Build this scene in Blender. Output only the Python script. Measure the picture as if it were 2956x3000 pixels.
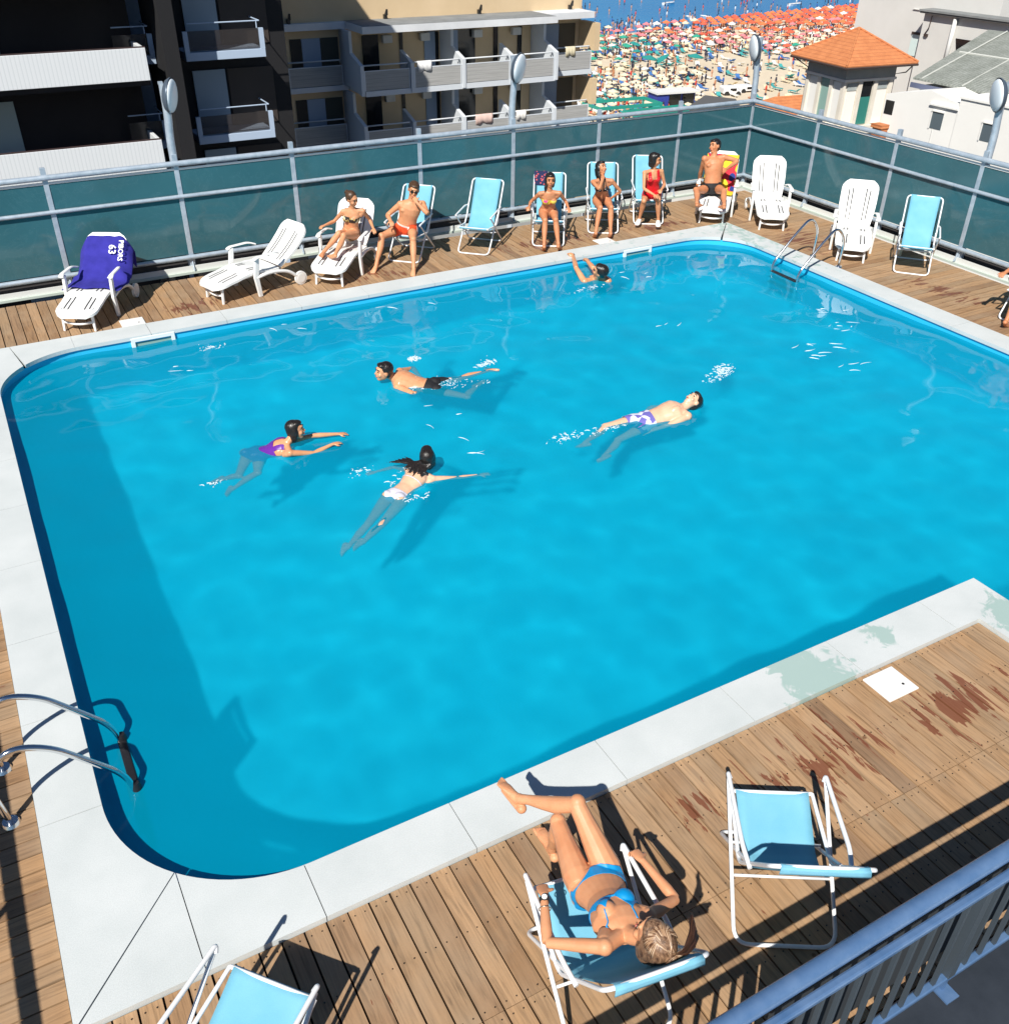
import bpy, bmesh, math, random
from mathutils import Vector, Matrix, Quaternion
from mathutils import noise as mnoise
rnd = random.Random(7)
for o in list(bpy.data.objects): bpy.data.objects.remove(o)
scene = bpy.context.scene
R = math.radians
PI = math.pi
V = Vector
COL = scene.collection

# ---------------------------------------------------------------- camera
CAMH = 5.2
PITCH, ROLL, YAW = R(33.606), R(0.697), R(29.353)
cd = bpy.data.cameras.new('camera')
cam = bpy.data.objects.new('camera', cd); COL.objects.link(cam)
fw = V((math.sin(YAW)*math.cos(PITCH), math.cos(YAW)*math.cos(PITCH), -math.sin(PITCH)))
rt = V((math.cos(YAW), -math.sin(YAW), 0)); up = rt.cross(fw)
r2 = math.cos(ROLL)*rt + math.sin(ROLL)*up; u2 = -math.sin(ROLL)*rt + math.cos(ROLL)*up
M = Matrix((r2, u2, -fw)).transposed().to_4x4(); M.translation = V((0, 0, CAMH))
cam.matrix_world = M
cd.sensor_fit = 'HORIZONTAL'; cd.sensor_width = 36; cd.lens = 36*2779.64/2956
cd.clip_start = 0.1; cd.clip_end = 3000
scene.camera = cam

# ---------------------------------------------------------------- sky and sun
SUNV = V((0.735, 0.675, -1.0)).normalized()          # the way the light travels
elev = math.asin(-SUNV.z); sx, sy = -SUNV.x, -SUNV.y
w = bpy.data.worlds.new('World'); scene.world = w; w.use_nodes = True
nt = w.node_tree; bg = nt.nodes['Background']
sky = nt.nodes.new('ShaderNodeTexSky'); sky.sky_type = 'NISHITA'; sky.sun_disc = False
sky.sun_elevation = elev; sky.sun_rotation = math.atan2(sx, sy); sky.altitude = 0
sky.air_density = 1.0; sky.dust_density = 0.2; sky.ozone_density = 6.0
nt.links.new(sky.outputs[0], bg.inputs[0]); bg.inputs[1].default_value = 0.05
sl = bpy.data.lights.new('sun', 'SUN'); sl.energy = 5.0; sl.angle = R(0.5); sl.color = (1, 0.955, 0.88)
sun = bpy.data.objects.new('sun', sl); COL.objects.link(sun); sun.location = (-10, -10, 30)
sun.rotation_euler = SUNV.to_track_quat('-Z', 'Y').to_euler()
scene.view_settings.view_transform = 'Standard'; scene.view_settings.look = 'None'
scene.view_settings.exposure = 0.33; scene.view_settings.gamma = 1.0
scene.render.engine = 'CYCLES'
cy = scene.cycles
cy.use_denoising = True; cy.max_bounces = 8; cy.transparent_max_bounces = 24
cy.caustics_reflective = False; cy.caustics_refractive = False
cy.sample_clamp_indirect = 6

# ---------------------------------------------------------------- materials
MATS = {}
def mat(name, col=(.5, .5, .5), rough=.6, metal=0, spec=.5, build=None, alpha=None, **kw):
    if name in MATS: return MATS[name]
    m = bpy.data.materials.new(name); m.use_nodes = True
    b = m.node_tree.nodes['Principled BSDF']
    b.inputs['Base Color'].default_value = (*col, 1); b.inputs['Roughness'].default_value = rough
    b.inputs['Metallic'].default_value = metal; b.inputs['Specular IOR Level'].default_value = spec
    for k, v_ in kw.items(): b.inputs[k].default_value = v_
    if build: build(m.node_tree, b)
    m.diffuse_color = (*col, 1)
    MATS[name] = m
    return m
def N(t, typ, **kw):
    n = t.nodes.new(typ)
    for k, v_ in kw.items():
        if k.startswith('i_'): n.inputs[k[2:].replace('_', ' ')].default_value = v_
        else: setattr(n, k, v_)
    return n
def L(t, a, b): t.links.new(a, b)
def coords(t, scale=(1, 1, 1), kind='Object', rot=(0, 0, 0), loc=(0, 0, 0)):
    tc = N(t, 'ShaderNodeTexCoord'); mp = N(t, 'ShaderNodeMapping')
    mp.inputs['Scale'].default_value = scale; mp.inputs['Rotation'].default_value = rot; mp.inputs['Location'].default_value = loc
    L(t, tc.outputs[kind], mp.inputs[0]); return mp.outputs[0]
def noise(t, vec, scale, detail=4, rough=.55, dist=0):
    n = N(t, 'ShaderNodeTexNoise'); n.inputs['Scale'].default_value = scale; n.inputs['Detail'].default_value = detail
    n.inputs['Roughness'].default_value = rough; n.inputs['Distortion'].default_value = dist
    if vec is not None: L(t, vec, n.inputs['Vector'])
    return n.outputs['Fac']
def ramp(t, fac, stops, interp='LINEAR'):
    r = N(t, 'ShaderNodeValToRGB'); cr = r.color_ramp; cr.interpolation = interp
    while len(cr.elements) < len(stops): cr.elements.new(.5)
    for e, (p, c) in zip(cr.elements, stops):
        e.position = p; e.color = (*c, 1) if len(c) == 3 else c
    L(t, fac, r.inputs[0]); return r.outputs[0]
def g3(v_): return (v_, v_, v_)
def mixc(t, fac, a, b, mode='MIX'):
    m = N(t, 'ShaderNodeMix', data_type='RGBA', blend_type=mode)
    for sock, val in ((m.inputs[0], fac), (m.inputs[6], a), (m.inputs[7], b)):
        if hasattr(val, 'links') or hasattr(val, 'is_linked'): L(t, val, sock)
        elif isinstance(val, (int, float)): sock.default_value = val
        else: sock.default_value = (*val, 1)
    return m.outputs[2]
def math_(t, op, a, b=None, c=None):
    m = N(t, 'ShaderNodeMath', operation=op)
    for i, val in enumerate((a, b, c)):
        if val is None: continue
        if isinstance(val, (int, float)): m.inputs[i].default_value = val
        else: L(t, val, m.inputs[i])
    return m.outputs[0]
def bump(t, b, h, strength=.3, dist=.01):
    n = N(t, 'ShaderNodeBump'); n.inputs['Strength'].default_value = strength; n.inputs['Distance'].default_value = dist
    L(t, h, n.inputs['Height']); L(t, n.outputs[0], b.inputs['Normal'])
def mottled(c1, c2, scale=3, detail=6, bs=.15, bd=.004, bscale=60, stretch=(1, 1, 1)):
    def f(t, b):
        v_ = coords(t, stretch)
        n = noise(t, v_, scale, detail, .6)
        L(t, ramp(t, n, [(.3, c1), (.7, c2)]), b.inputs['Base Color'])
        if bs: bump(t, b, noise(t, v_, bscale, 3), bs, bd)
    return f

# ---------------------------------------------------------------- mesh builders
class MB:
    def __init__(s): s.v = []; s.f = []; s.m = []
    def add(s, vs, fs, mi=0):
        o = len(s.v); s.v += [tuple(p) for p in vs]; s.f += [tuple(i+o for i in f) for f in fs]; s.m += [mi]*len(fs); return s
    def box(s, a, b, mi=0, M=None):
        x0, y0, z0 = a; x1, y1, z1 = b
        vs = [V(p) for p in ((x0,y0,z0),(x1,y0,z0),(x1,y1,z0),(x0,y1,z0),(x0,y0,z1),(x1,y0,z1),(x1,y1,z1),(x0,y1,z1))]
        if M: vs = [M @ p for p in vs]
        return s.add(vs, [(0,3,2,1),(4,5,6,7),(0,1,5,4),(1,2,6,5),(2,3,7,6),(3,0,4,7)], mi)
    def prism(s, poly, z0, z1, mi=0, M=None):
        n = len(poly)
        vs = [V((p[0], p[1], z0)) for p in poly]+[V((p[0], p[1], z1)) for p in poly]
        if M: vs = [M @ p for p in vs]
        return s.add(vs, [tuple(range(n-1, -1, -1)), tuple(range(n, 2*n))]+[(i, (i+1) % n, n+(i+1) % n, n+i) for i in range(n)], mi)
    def tube(s, path, r, seg=8, mi=0, closed=False, caps=True, squash=None):
        P = [V(p) for p in path]; n = len(P); rr = r if isinstance(r, (list, tuple)) else [r]*n
        T = []
        for i in range(n):
            a = P[(i-1) % n] if (closed or i > 0) else P[i]; b = P[(i+1) % n] if (closed or i < n-1) else P[i]
            t = (b-a); T.append(t.normalized() if t.length > 1e-9 else V((0, 0, 1)))
        u = T[0].orthogonal().normalized(); vs = []
        for i in range(n):
            u = (u-T[i]*u.dot(T[i])); u = u.normalized() if u.length > 1e-6 else T[i].orthogonal().normalized()
            w_ = T[i].cross(u)
            for k in range(seg):
                a = 2*PI*k/seg; vs.append(P[i]+(u*math.cos(a)+w_*math.sin(a))*rr[i])
        fs = []
        for i in range(n if closed else n-1):
            j = (i+1) % n
            for k in range(seg): fs.append((i*seg+k, i*seg+(k+1) % seg, j*seg+(k+1) % seg, j*seg+k))
        if caps and not closed: fs += [tuple(range(seg-1, -1, -1)), tuple((n-1)*seg+k for k in range(seg))]
        return s.add(vs, fs, mi)
    def ellip(s, c, r, seg=14, rings=9, mi=0, M=None):
        c = V(c); vs = []; fs = []
        for i in range(rings+1):
            a = PI*i/rings
            for k in range(seg):
                b = 2*PI*k/seg; p = V((r[0]*math.sin(a)*math.cos(b), r[1]*math.sin(a)*math.sin(b), r[2]*math.cos(a)))
                vs.append(c+(M @ p if M else p))
        for i in range(rings):
            for k in range(seg): fs.append((i*seg+k, (i+1)*seg+k, (i+1)*seg+(k+1) % seg, i*seg+(k+1) % seg))
        return s.add(vs, fs, mi)
    def build(s, name, mats, parent=None, smooth=False, bevel=0, sub=0, auto=None):
        me = bpy.data.meshes.new(name); me.from_pydata(s.v, [], s.f)
        bm = bmesh.new(); bm.from_mesh(me)
        bmesh.ops.remove_doubles(bm, verts=bm.verts, dist=1e-6)
        bmesh.ops.recalc_face_normals(bm, faces=bm.faces); bm.to_mesh(me); bm.free()
        if not isinstance(mats, (list, tuple)): mats = [mats]
        for m in mats: me.materials.append(m)
        if len(mats) > 1 and len(me.polygons) == len(s.m):
            for p, i in zip(me.polygons, s.m): p.material_index = i
        if smooth:
            for p in me.polygons: p.use_smooth = True
            if auto: me.set_sharp_from_angle(angle=R(auto))
        o = bpy.data.objects.new(name, me); COL.objects.link(o)
        if parent: o.parent = parent
        if bevel:
            b = o.modifiers.new('bevel', 'BEVEL'); b.width = bevel; b.segments = 2; b.limit_method = 'ANGLE'
        if sub:
            b = o.modifiers.new('sub', 'SUBSURF'); b.levels = b.render_levels = sub
        return o
def rounded(path, r, n=5, closed=False):
    """polyline with its corners rounded"""
    P = [V(p) for p in path]; out = []; m = len(P)
    for i in range(m):
        if not closed and i in (0, m-1): out.append(P[i]); continue
        a, b, c = P[i-1], P[i], P[(i+1) % m]
        d1, d2 = (a-b), (c-b); rr = min(r, d1.length*.49, d2.length*.49)
        p, q = b+d1.normalized()*rr, b+d2.normalized()*rr
        for k in range(n+1):
            t = k/n; out.append(p*(1-t)**2+b*2*t*(1-t)+q*t*t)
    return out
def thing(name, label, cat, loc=(0, 0, 0), rz=0, group=None):
    o = bpy.data.objects.new(name, None); COL.objects.link(o); o.empty_display_size = .2
    o.location = loc; o.rotation_euler = (0, 0, rz); tag(o, label, cat, group); return o
def tag(o, label, cat, group=None):
    o['label'] = label; o['category'] = cat
    if group: o['group'] = group
    return o
def struct(o): o['kind'] = 'structure'; return o
def stuff(o, label=None, cat=None):
    o['kind'] = 'stuff'
    if label: o['label'] = label; o['category'] = cat
    return o
def copy_tree(o, parent=None):
    c = o.copy(); COL.objects.link(c)
    if parent: c.parent = parent
    for ch in o.children: copy_tree(ch, c)
    return c
def dup(o, loc, rz, label, group=None):
    c = copy_tree(o); c.location = loc; c.rotation_euler = (0, 0, rz); c['label'] = label
    if group: c['group'] = group
    return c
# ================================================================ pool
WZ = -0.135; FLOOR = -1.55; DZ = -0.04
XL, XR_, YN, YFI = -0.303, 11.768, 3.856, 12.981
CXO0, CXO1, CYO0, CYO1 = -0.674, 12.154, 3.472, 13.366
XC, XCO = 7.03, 6.62
YB0 = -1.0
def arc(cx, cy_, r, a0, a1, n=14): return [(cx+r*math.cos(R(a0+(a1-a0)*i/n)), cy_+r*math.sin(R(a0+(a1-a0)*i/n))) for i in range(n+1)]
rc = 1.12
inner = [(XC, YB0), (XC, YN)] + arc(XL+rc, YN+rc, rc, 270, 180) + arc(XL+rc, YFI-rc, rc, 180, 90) + arc(XR_-.95, YFI-.95, .95, 90, 0) + [(XR_, YB0)]
def liner(t, b):
    v_ = coords(t)
    n = noise(t, v_, 1.1, 4, .5, .6)
    L(t, ramp(t, n, [(.3, (.006, .60, .84)), (.7, (.014, .72, .93))]), b.inputs['Base Color'])
M_liner = mat('pool_liner', (.01, .35, .6), .5, build=liner)
m = MB(); n = len(inner)
for (z0, z1) in ((FLOOR, -.05),):
    vs = [(x, y, z0) for x, y in inner]+[(x, y, z1) for x, y in inner]
    m.add(vs, [(i, i+1, n+i+1, n+i) for i in range(n-1)])
M_wallp = mat('pool_wall_paint', (.03, .50, .78), .5)
pw = m.build('pool_wall', M_wallp, smooth=True, auto=40); struct(pw)
m = MB(); m.add([(x, y, FLOOR) for x, y in inner], [tuple(range(n))]); pf = m.build('pool_floor', M_liner); struct(pf)
M_step = mat('pool_step_paint', (.10, .55, .72), .5)
m = MB(); m.box((XC+.004, YB0, FLOOR+.004), (XR_-.004, 3.58, -.34)); ps = m.build('pool_step', M_step, bevel=.03); struct(ps)

# water: a real rippled surface
def ripple(x, y):
    p = V((x*1.0, y*1.0, 0))
    h = .022*mnoise.noise(V((x*.9, y*.9+3, 1.3))) + .0085*mnoise.noise(V((x*2.3+5, y*2.3, 4.1))) + .0010*mnoise.noise(V((x*5.5+1, y*5.5, 7.7)))
    return h
def watermat(t, b):
    out = [q for q in t.nodes if q.type == 'OUTPUT_MATERIAL'][0]
    t.nodes.remove(b)
    v_ = coords(t)
    h = math_(t, 'ADD', noise(t, v_, 3.2, 3, .55, .8), math_(t, 'MULTIPLY', noise(t, v_, 11, 2, .5, .5), .35))
    bp = N(t, 'ShaderNodeBump'); bp.inputs['Strength'].default_value = 0; bp.inputs['Distance'].default_value = .010; L(t, h, bp.inputs['Height'])
    WATER(t, out, bp)
M_water = None
def WATER(t, out, bp):
    r = N(t, 'ShaderNodeBsdfRefraction'); r.inputs['IOR'].default_value = 1.33; r.inputs['Roughness'].default_value = .20; r.inputs['Color'].default_value = (.82, .98, 1, 1)
    d = N(t, 'ShaderNodeBsdfDiffuse'); d.inputs['Color'].default_value = (.0, .60, .93, 1)
    tl_ = N(t, 'ShaderNodeBsdfTranslucent'); tl_.inputs['Color'].default_value = (.45, .96, 1, 1)
    m0 = N(t, 'ShaderNodeMixShader'); m0.inputs[0].default_value = .16; L(t, r.outputs[0], m0.inputs[1]); L(t, tl_.outputs[0], m0.inputs[2])
    md = N(t, 'ShaderNodeMixShader'); md.inputs[0].default_value = .31; L(t, m0.outputs[0], md.inputs[1]); L(t, d.outputs[0], md.inputs[2])
    g = N(t, 'ShaderNodeBsdfGlossy'); g.inputs['Roughness'].default_value = .03; L(t, bp.outputs[0], g.inputs['Normal'])
    fr = N(t, 'ShaderNodeFresnel'); fr.inputs['IOR'].default_value = 1.33; L(t, bp.outputs[0], fr.inputs['Normal'])
    mx = N(t, 'ShaderNodeMixShader'); L(t, fr.outputs[0], mx.inputs[0]); L(t, md.outputs[0], mx.inputs[1]); L(t, g.outputs[0], mx.inputs[2]); L(t, mx.outputs[0], out.inputs[0])
M_water = mat('pool_water', build=watermat)
x0, x1, y0, y1 = XL-.02, XR_+.02, YB0, YFI+.02
st = .055; nx = int((x1-x0)/st); ny = int((y1-y0)/st); vs = []; fs = []
for j in range(ny+1):
    for i in range(nx+1):
        x = x0+(x1-x0)*i/nx; y = y0+(y1-y0)*j/ny; vs.append((x, y, WZ+ripple(x, y)))
for j in range(ny):
    for i in range(nx):
        xx = x0+(x1-x0)*(i+.5)/nx; yy = y0+(y1-y0)*(j+.5)/ny
        if xx < XC-.1 and yy < YN-.1: continue
        a = j*(nx+1)+i; fs.append((a, a+1, a+nx+2, a+nx+1))
me = bpy.data.meshes.new('water'); me.from_pydata(vs, [], fs)
for p in me.polygons: p.use_smooth = True
me.materials.append(M_water); water = bpy.data.objects.new('water', me); COL.objects.link(water); struct(water)
water.cycles.is_caustics_caster = True; sl.cycles.is_caustics_light = True; cy.caustics_refractive = True
for o in (pw, pf, ps): o.cycles.is_caustics_receiver = True

# coping stones
def stone(t, b):
    v_ = coords(t)
    n1 = noise(t, v_, 1.6, 5, .6); n2 = noise(t, v_, 140, 2, .6); ri = N(t, 'ShaderNodeNewGeometry').outputs['Random Per Island']
    c = ramp(t, n1, [(.25, (.54, .58, .58)), (.75, (.67, .70, .70))])
    c = mixc(t, math_(t, 'MULTIPLY', ri, .15), c, (.55, .60, .60))
    c = mixc(t, .16, c, ramp(t, n2, [(.35, g3(.25)), (.65, g3(1.0))]), 'MULTIPLY')
    # wet and algae-grey blotches near the corner and on the far kerb
    sep = N(t, 'ShaderNodeSeparateXYZ'); L(t, coords(t), sep.inputs[0]); x, y = sep.outputs[0], sep.outputs[1]
    def spot(cx, cy_, r):
        dx = math_(t, 'SUBTRACT', x, cx); dy = math_(t, 'SUBTRACT', y, cy_)
        d = math_(t, 'SQRT', math_(t, 'ADD', math_(t, 'MULTIPLY', dx, dx), math_(t, 'MULTIPLY', dy, dy)))
        return math_(t, 'SUBTRACT', 1, math_(t, 'DIVIDE', d, r))
    f = math_(t, 'MAXIMUM', spot(4.85, 3.62, .62), spot(7.0, 3.3, .6))
    f = math_(t, 'MAXIMUM', f, math_(t, 'MULTIPLY', spot(5.7, 3.75, .3), .8))
    f = math_(t, 'MAXIMUM', f, math_(t, 'MULTIPLY', math_(t, 'GREATER_THAN', x, 11.7), math_(t, 'MULTIPLY', math_(t, 'SUBTRACT', y, 7.5), .09)))
    f = math_(t, 'MAXIMUM', f, math_(t, 'MULTIPLY', math_(t, 'GREATER_THAN', y, 12.9), math_(t, 'MULTIPLY', math_(t, 'SUBTRACT', x, 1.5), .035)))
    nn = noise(t, v_, 6.5, 4, .6, .8)
    msk = ramp(t, math_(t, 'ADD', math_(t, 'MULTIPLY', f, .75), nn), [(.82, g3(0)), (.90, g3(1))])
    c = mixc(t, math_(t, 'MULTIPLY', msk, .75), c, (.30, .45, .41))
    L(t, c, b.inputs['Base Color']); L(t, ramp(t, msk, [(0, g3(.75)), (1, g3(.35))]), b.inputs['Roughness'])
    bump(t, b, n2, .25, .002)
M_stone = mat('coping_stone', (.7, .72, .72), .75, build=stone)
m = MB(); zt, zb = 0.0, -.05; ov = .025
def piece(poly): m.prism(poly, zb, zt)
G = .003
jx = [.76, 1.78, 2.96, 4.12, 5.24, 6.34]
for a, b_ in zip(jx[:-1], jx[1:]): piece([(a+G, CYO0), (b_-G, CYO0), (b_-G, YN+ov), (a+G, YN+ov)])
piece([(6.34+G, CYO0), (XCO, CYO0), (XCO, 2.6+G), (XC+ov, 2.6+G), (XC+ov, YN+ov), (6.34+G, YN+ov)])
for a, b_ in ((1.5, 2.6), (.4, 1.5), (-1, .4)): piece([(XCO, a+G), (XC+ov, a+G), (XC+ov, b_-G), (XCO, b_-G)])
rr_ = rc-ov
def carc(cx, cy_, a0, a1, n=12, r=None): return arc(cx, cy_, r or rr_, a0, a1, n)
cx1, cy1 = XL+rc, YN+rc
am = 224  # where the three corner stones meet
piece([(CXO0, 4.98-G), (CXO0, CYO0+.006)] + carc(cx1, cy1, am-.3, 180))
pm = carc(cx1, cy1, am, am, 1)[0]
piece([(CXO0+.008, CYO0), (.04-G, CYO0), (pm[0]+.002, pm[1])])
piece([(.04+G, CYO0), (.76-G, CYO0), (.76-G, YN+ov)] + carc(cx1, cy1, 269, am+.6))
jy = [4.98, 6.0, 7.0, 8.12, 9.18, 10.2, 11.3, YFI-rc]
for a, b_ in zip(jy[:-1], jy[1:]): piece([(CXO0, a+G), (XL+ov, a+G), (XL+ov, b_-G), (CXO0, b_-G)])
cy2 = YFI-rc
mid = carc(cx1, cy2, 133, 133, 1)[0]
piece([(CXO0, cy2+G)] + [(XL+ov, cy2+G)] + carc(cx1, cy2, 180, 134) + [(-.04-G, CYO1), (CXO0, CYO1)])
piece(carc(cx1, cy2, 132, 91) + [(.72, YFI-ov), (.72, CYO1), (-.04+G, CYO1)])
jf = [.72, 1.71, 2.75, 3.85, 4.9, 6.0, 7.1, 8.2, 9.3, 10.3]
for a, b_ in zip(jf[:-1], jf[1:]): piece([(a+G, YFI-ov), (b_-G, YFI-ov), (b_-G, CYO1), (a+G, CYO1)])
r3 = .95-ov; c3x, c3y = XR_-.95, YFI-.95
piece([(10.3+G, CYO1), (10.3+G, YFI-ov)] + carc(c3x, c3y, 90, 46, 8, r3) + [(CXO1-.006, CYO1)])
piece(carc(c3x, c3y, 44, 0, 8, r3) + [(XR_-ov, 11.3+G), (CXO1, 11.3+G), (CXO1, CYO1-.006)])
jr = [-1, .2, 1.4, 2.5, 3.6, 4.7, 5.8, 6.9, 8.0, 9.1, 10.2, 11.3]
for a, b_ in zip(jr[:-1], jr[1:]): piece([(XR_-ov, a+G), (CXO1, a+G), (CXO1, b_-G), (XR_-ov, b_-G)])
coping = m.build('pool_coping', M_stone, bevel=.008); struct(coping)

# ---------------------------------------------------------------- wooden deck
def wood(along):
    def f(t, b):
        s1 = (1, .06, 1) if along == 'y' else (.06, 1, 1)
        ri = N(t, 'ShaderNodeNewGeometry').outputs['Random Per Island']
        tc = N(t, 'ShaderNodeTexCoord'); off = N(t, 'ShaderNodeCombineXYZ'); L(t, math_(t, 'MULTIPLY', ri, 37), off.inputs[2])
        ad = N(t, 'ShaderNodeVectorMath', operation='ADD'); L(t, tc.outputs['Object'], ad.inputs[0]); L(t, off.outputs[0], ad.inputs[1])
        mp = N(t, 'ShaderNodeMapping'); mp.inputs['Scale'].default_value = s1; L(t, ad.outputs[0], mp.inputs[0]); gv = mp.outputs[0]
        grain = noise(t, gv, 38, 5, .6, 1.2); broad = noise(t, ad.outputs[0], 2.6, 3, .5)
        base = ramp(t, ri, [(0, (.25, .143, .072)), (.3, (.40, .237, .118)), (.55, (.32, .207, .117)), (.75, (.44, .27, .143)), (1, (.23, .138, .077))])
        c = mixc(t, .7, base, ramp(t, grain, [(.28, g3(.35)), (.52, g3(1.0)), (.72, g3(1.25))]), 'MULTIPLY')
        c = mixc(t, ramp(t, broad, [(.4, g3(0)), (.75, g3(.4))]), c, (.40, .30, .20))
        kn = N(t, 'ShaderNodeTexVoronoi'); kn.inputs['Scale'].default_value = 3.1; L(t, ad.outputs[0], kn.inputs['Vector'])
        c = mixc(t, ramp(t, kn.outputs['Distance'], [(.035, g3(.8)), (.06, g3(0))]), c, (.13, .05, .02))
        # old water marks on the boards
        sep = N(t, 'ShaderNodeSeparateXYZ'); L(t, tc.outputs['Object'], sep.inputs[0]); x, y = sep.outputs[0], sep.outputs[1]
        def spot(cx, cy_, rx, ry):
            dx = math_(t, 'DIVIDE', math_(t, 'SUBTRACT', x, cx), rx); dy = math_(t, 'DIVIDE', math_(t, 'SUBTRACT', y, cy_), ry)
            return math_(t, 'SUBTRACT', 1, math_(t, 'SQRT', math_(t, 'ADD', math_(t, 'MULTIPLY', dx, dx), math_(t, 'MULTIPLY', dy, dy))))
        msks = None
        for q in ([(4.3, 3.0, .9, .5), (5.6, 2.9, 1.0, .45), (3.3, 3.1, .35, .3)] if along == 'y' and NEARW[0] else
                  [(5.4, 13.9, 1.0, .6), (8.7, 14.0, 2.2, .5), (2.5, 13.8, .8, .4), (11.0, 13.9, 1.4, .4)] if along == 'y' else [(12.8, 12.0, .8, 1.3), (12.9, 9, .5, 1.2)]):
            s_ = spot(*q); msks = s_ if msks is None else math_(t, 'MAXIMUM', msks, s_)
        s2 = (1, .17, 1) if along == 'y' else (.17, 1, 1)
        mp2 = N(t, 'ShaderNodeMapping'); mp2.inputs['Scale'].default_value = s2; L(t, ad.outputs[0], mp2.inputs[0])
        wn = noise(t, mp2.outputs[0], 13, 4, .6, .5)
        wet = ramp(t, math_(t, 'ADD', math_(t, 'MULTIPLY', math_(t, 'MAXIMUM', msks, 0), .26), wn), [(.70, g3(0)), (.72, g3(1))])
        c = mixc(t, math_(t, 'MULTIPLY', wet, .80), c, (.17, .046, .022))
        L(t, c, b.inputs['Base Color']); L(t, ramp(t, wet, [(0, g3(.75)), (1, g3(.3))]), b.inputs['Roughness'])
        bump(t, b, grain, .35, .003)
    return f
NEARW = [True]
M_wn = mat('deck_wood_near', (.38, .26, .16), .75, build=wood('y'))
NEARW = [False]
M_wf = mat('deck_wood_far', (.38, .26, .16), .75, build=wood('y'))
M_wx = mat('deck_wood_side', (.38, .26, .16), .75, build=wood('x'))
m = MB(); pitch, gap = .1375, .012; th = .028
def boards_y(x0, x1, y0, y1, cuts=(), mb=m, ph=0):
    x = x0+ph
    if ph > .02: xs = [(x0, x-gap)]
    else: xs = []
    while x < x1-.01: xs.append((x, min(x+pitch-gap, x1))); x += pitch
    for i, (a, b_) in enumerate(xs):
        ys = [y0]+[c for c in cuts if y0 < c < y1]+[y1]
        for c, d in zip(ys[:-1], ys[1:]):
            j = rnd.uniform(-.002, .002); w_ = rnd.uniform(-.0015, .0015)
            mb.box((a+w_, c+.002, DZ-th+j), (b_+w_, d-.002, DZ+j))
def boards_x(x0, x1, y0, y1, cuts=(), mb=m):
    y = y0
    while y < y1-.01:
        e = min(y+pitch-gap, y1); xs = [x0]+[c for c in cuts if x0 < c < x1]+[x1]
        for c, d in zip(xs[:-1], xs[1:]):
            j = rnd.uniform(-.0012, .0012); mb.box((c+.002, y, DZ-th+j), (d-.002, e, DZ+j))
        y += pitch
boards_y(CXO0+.004, XCO-.006, 1.475, CYO0-.006, (2.48,), m, .05)
boards_y(-3.1, CXO0-.005, 1.475, 2.2, ())
dn = m.build('wooden_deck_near', M_wn); struct(dn)
m = MB(); boards_y(-3.1, 14.02, CYO1+.006, 15.02, (), m); dfar = m.build('wooden_deck_far', M_wf); struct(dfar)
m = MB(); boards_x(-3.1, CXO0-.006, 2.2, CYO1, (), m); boards_x(CXO1+.006, 14.02, -1, CYO1, (), m); dside = m.build('wooden_deck_side', M_wx); struct(dside)
M_screw = mat('deck_screw', (.08, .07, .06), .4, .8)
m = MB(); x = CXO0+.05
while x < XCO-.1:
    for y in (1.55, 2.0, 2.44, 2.52, 3.0, 3.42):
        for dx in (.03, .095): m.tube([(x+dx, y, DZ-.001), (x+dx, y, DZ+.0028)], .005, 6)
    x += pitch
o = m.build('deck_screws', M_screw); o.parent = dn
M_under = mat('deck_underlay', (.03, .025, .02), .9)
m = MB()
for a, b_ in (((-3.2, 1.2, -.2), (XCO-.01, CYO0-.01, -.11)), ((-3.2, CYO0-.01, -.2), (CXO0-.01, 15.1, -.11)), ((CXO0-.01, CYO1+.01, -.2), (14.1, 15.1, -.11)), ((CXO1+.01, -1, -.2), (14.1, CYO1+.01, -.11))):
    m.box(a, b_)
struct(m.build('deck_base', M_under))
# stone bed that carries the coping
M_bed = mat('coping_bed', (.22, .23, .22), .9)
m = MB(); e = .004
m.box((CXO0+e, CYO0+e, -.6), (XC-.02, YN-.02, zb-.002)); m.box((CXO0+e, YN-.01, -.6), (XL-.02, CYO1-e, zb-.002))
m.box((XL-.01, YFI+.01, -.6), (CXO1-e, CYO1-e, zb-.002)); m.box((XR_+.01, -1, -.6), (CXO1-e, YFI, zb-.002)); m.box((XCO+e, -1, -.6), (XC-.02, CYO0-.01, zb-.002))
struct(m.build('coping_bed', M_bed))

# skimmer mouths in the far wall
M_wpl = mat('white_plastic', (.80, .80, .78), .38)
M_flap = mat('skimmer_flap', (.23, .36, .33), .4)
def skimmer(x, label):
    t_ = thing('pool_skimmer', label, 'skimmer', (x, YFI, -.16), group=None)
    m = MB(); w_, h_, b_ = .29, .135, .05; y = -.035
    m.box((-w_, y, -h_), (w_, 0, -h_+b_)); m.box((-w_, y, h_-b_), (w_, 0, h_)); m.box((-w_, y, -h_+b_), (-w_+b_, 0, h_-b_)); m.box((w_-b_, y, -h_+b_), (w_, 0, h_-b_))
    m.build('frame', M_wpl, t_, bevel=.004)
    m = MB(); m.box((-w_+b_+.002, -.010, -h_+b_), (w_-b_-.002, -.004, h_-b_-.03), M=Matrix.Rotation(R(-6), 4, 'X')); m.build('flap', M_flap, t_)
    return t_
skimmer(1.72, 'white skimmer mouth in the far pool wall near the rounded left corner')
skimmer(9.86, 'white skimmer mouth in the far pool wall beside the swimmer holding the edge')
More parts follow.
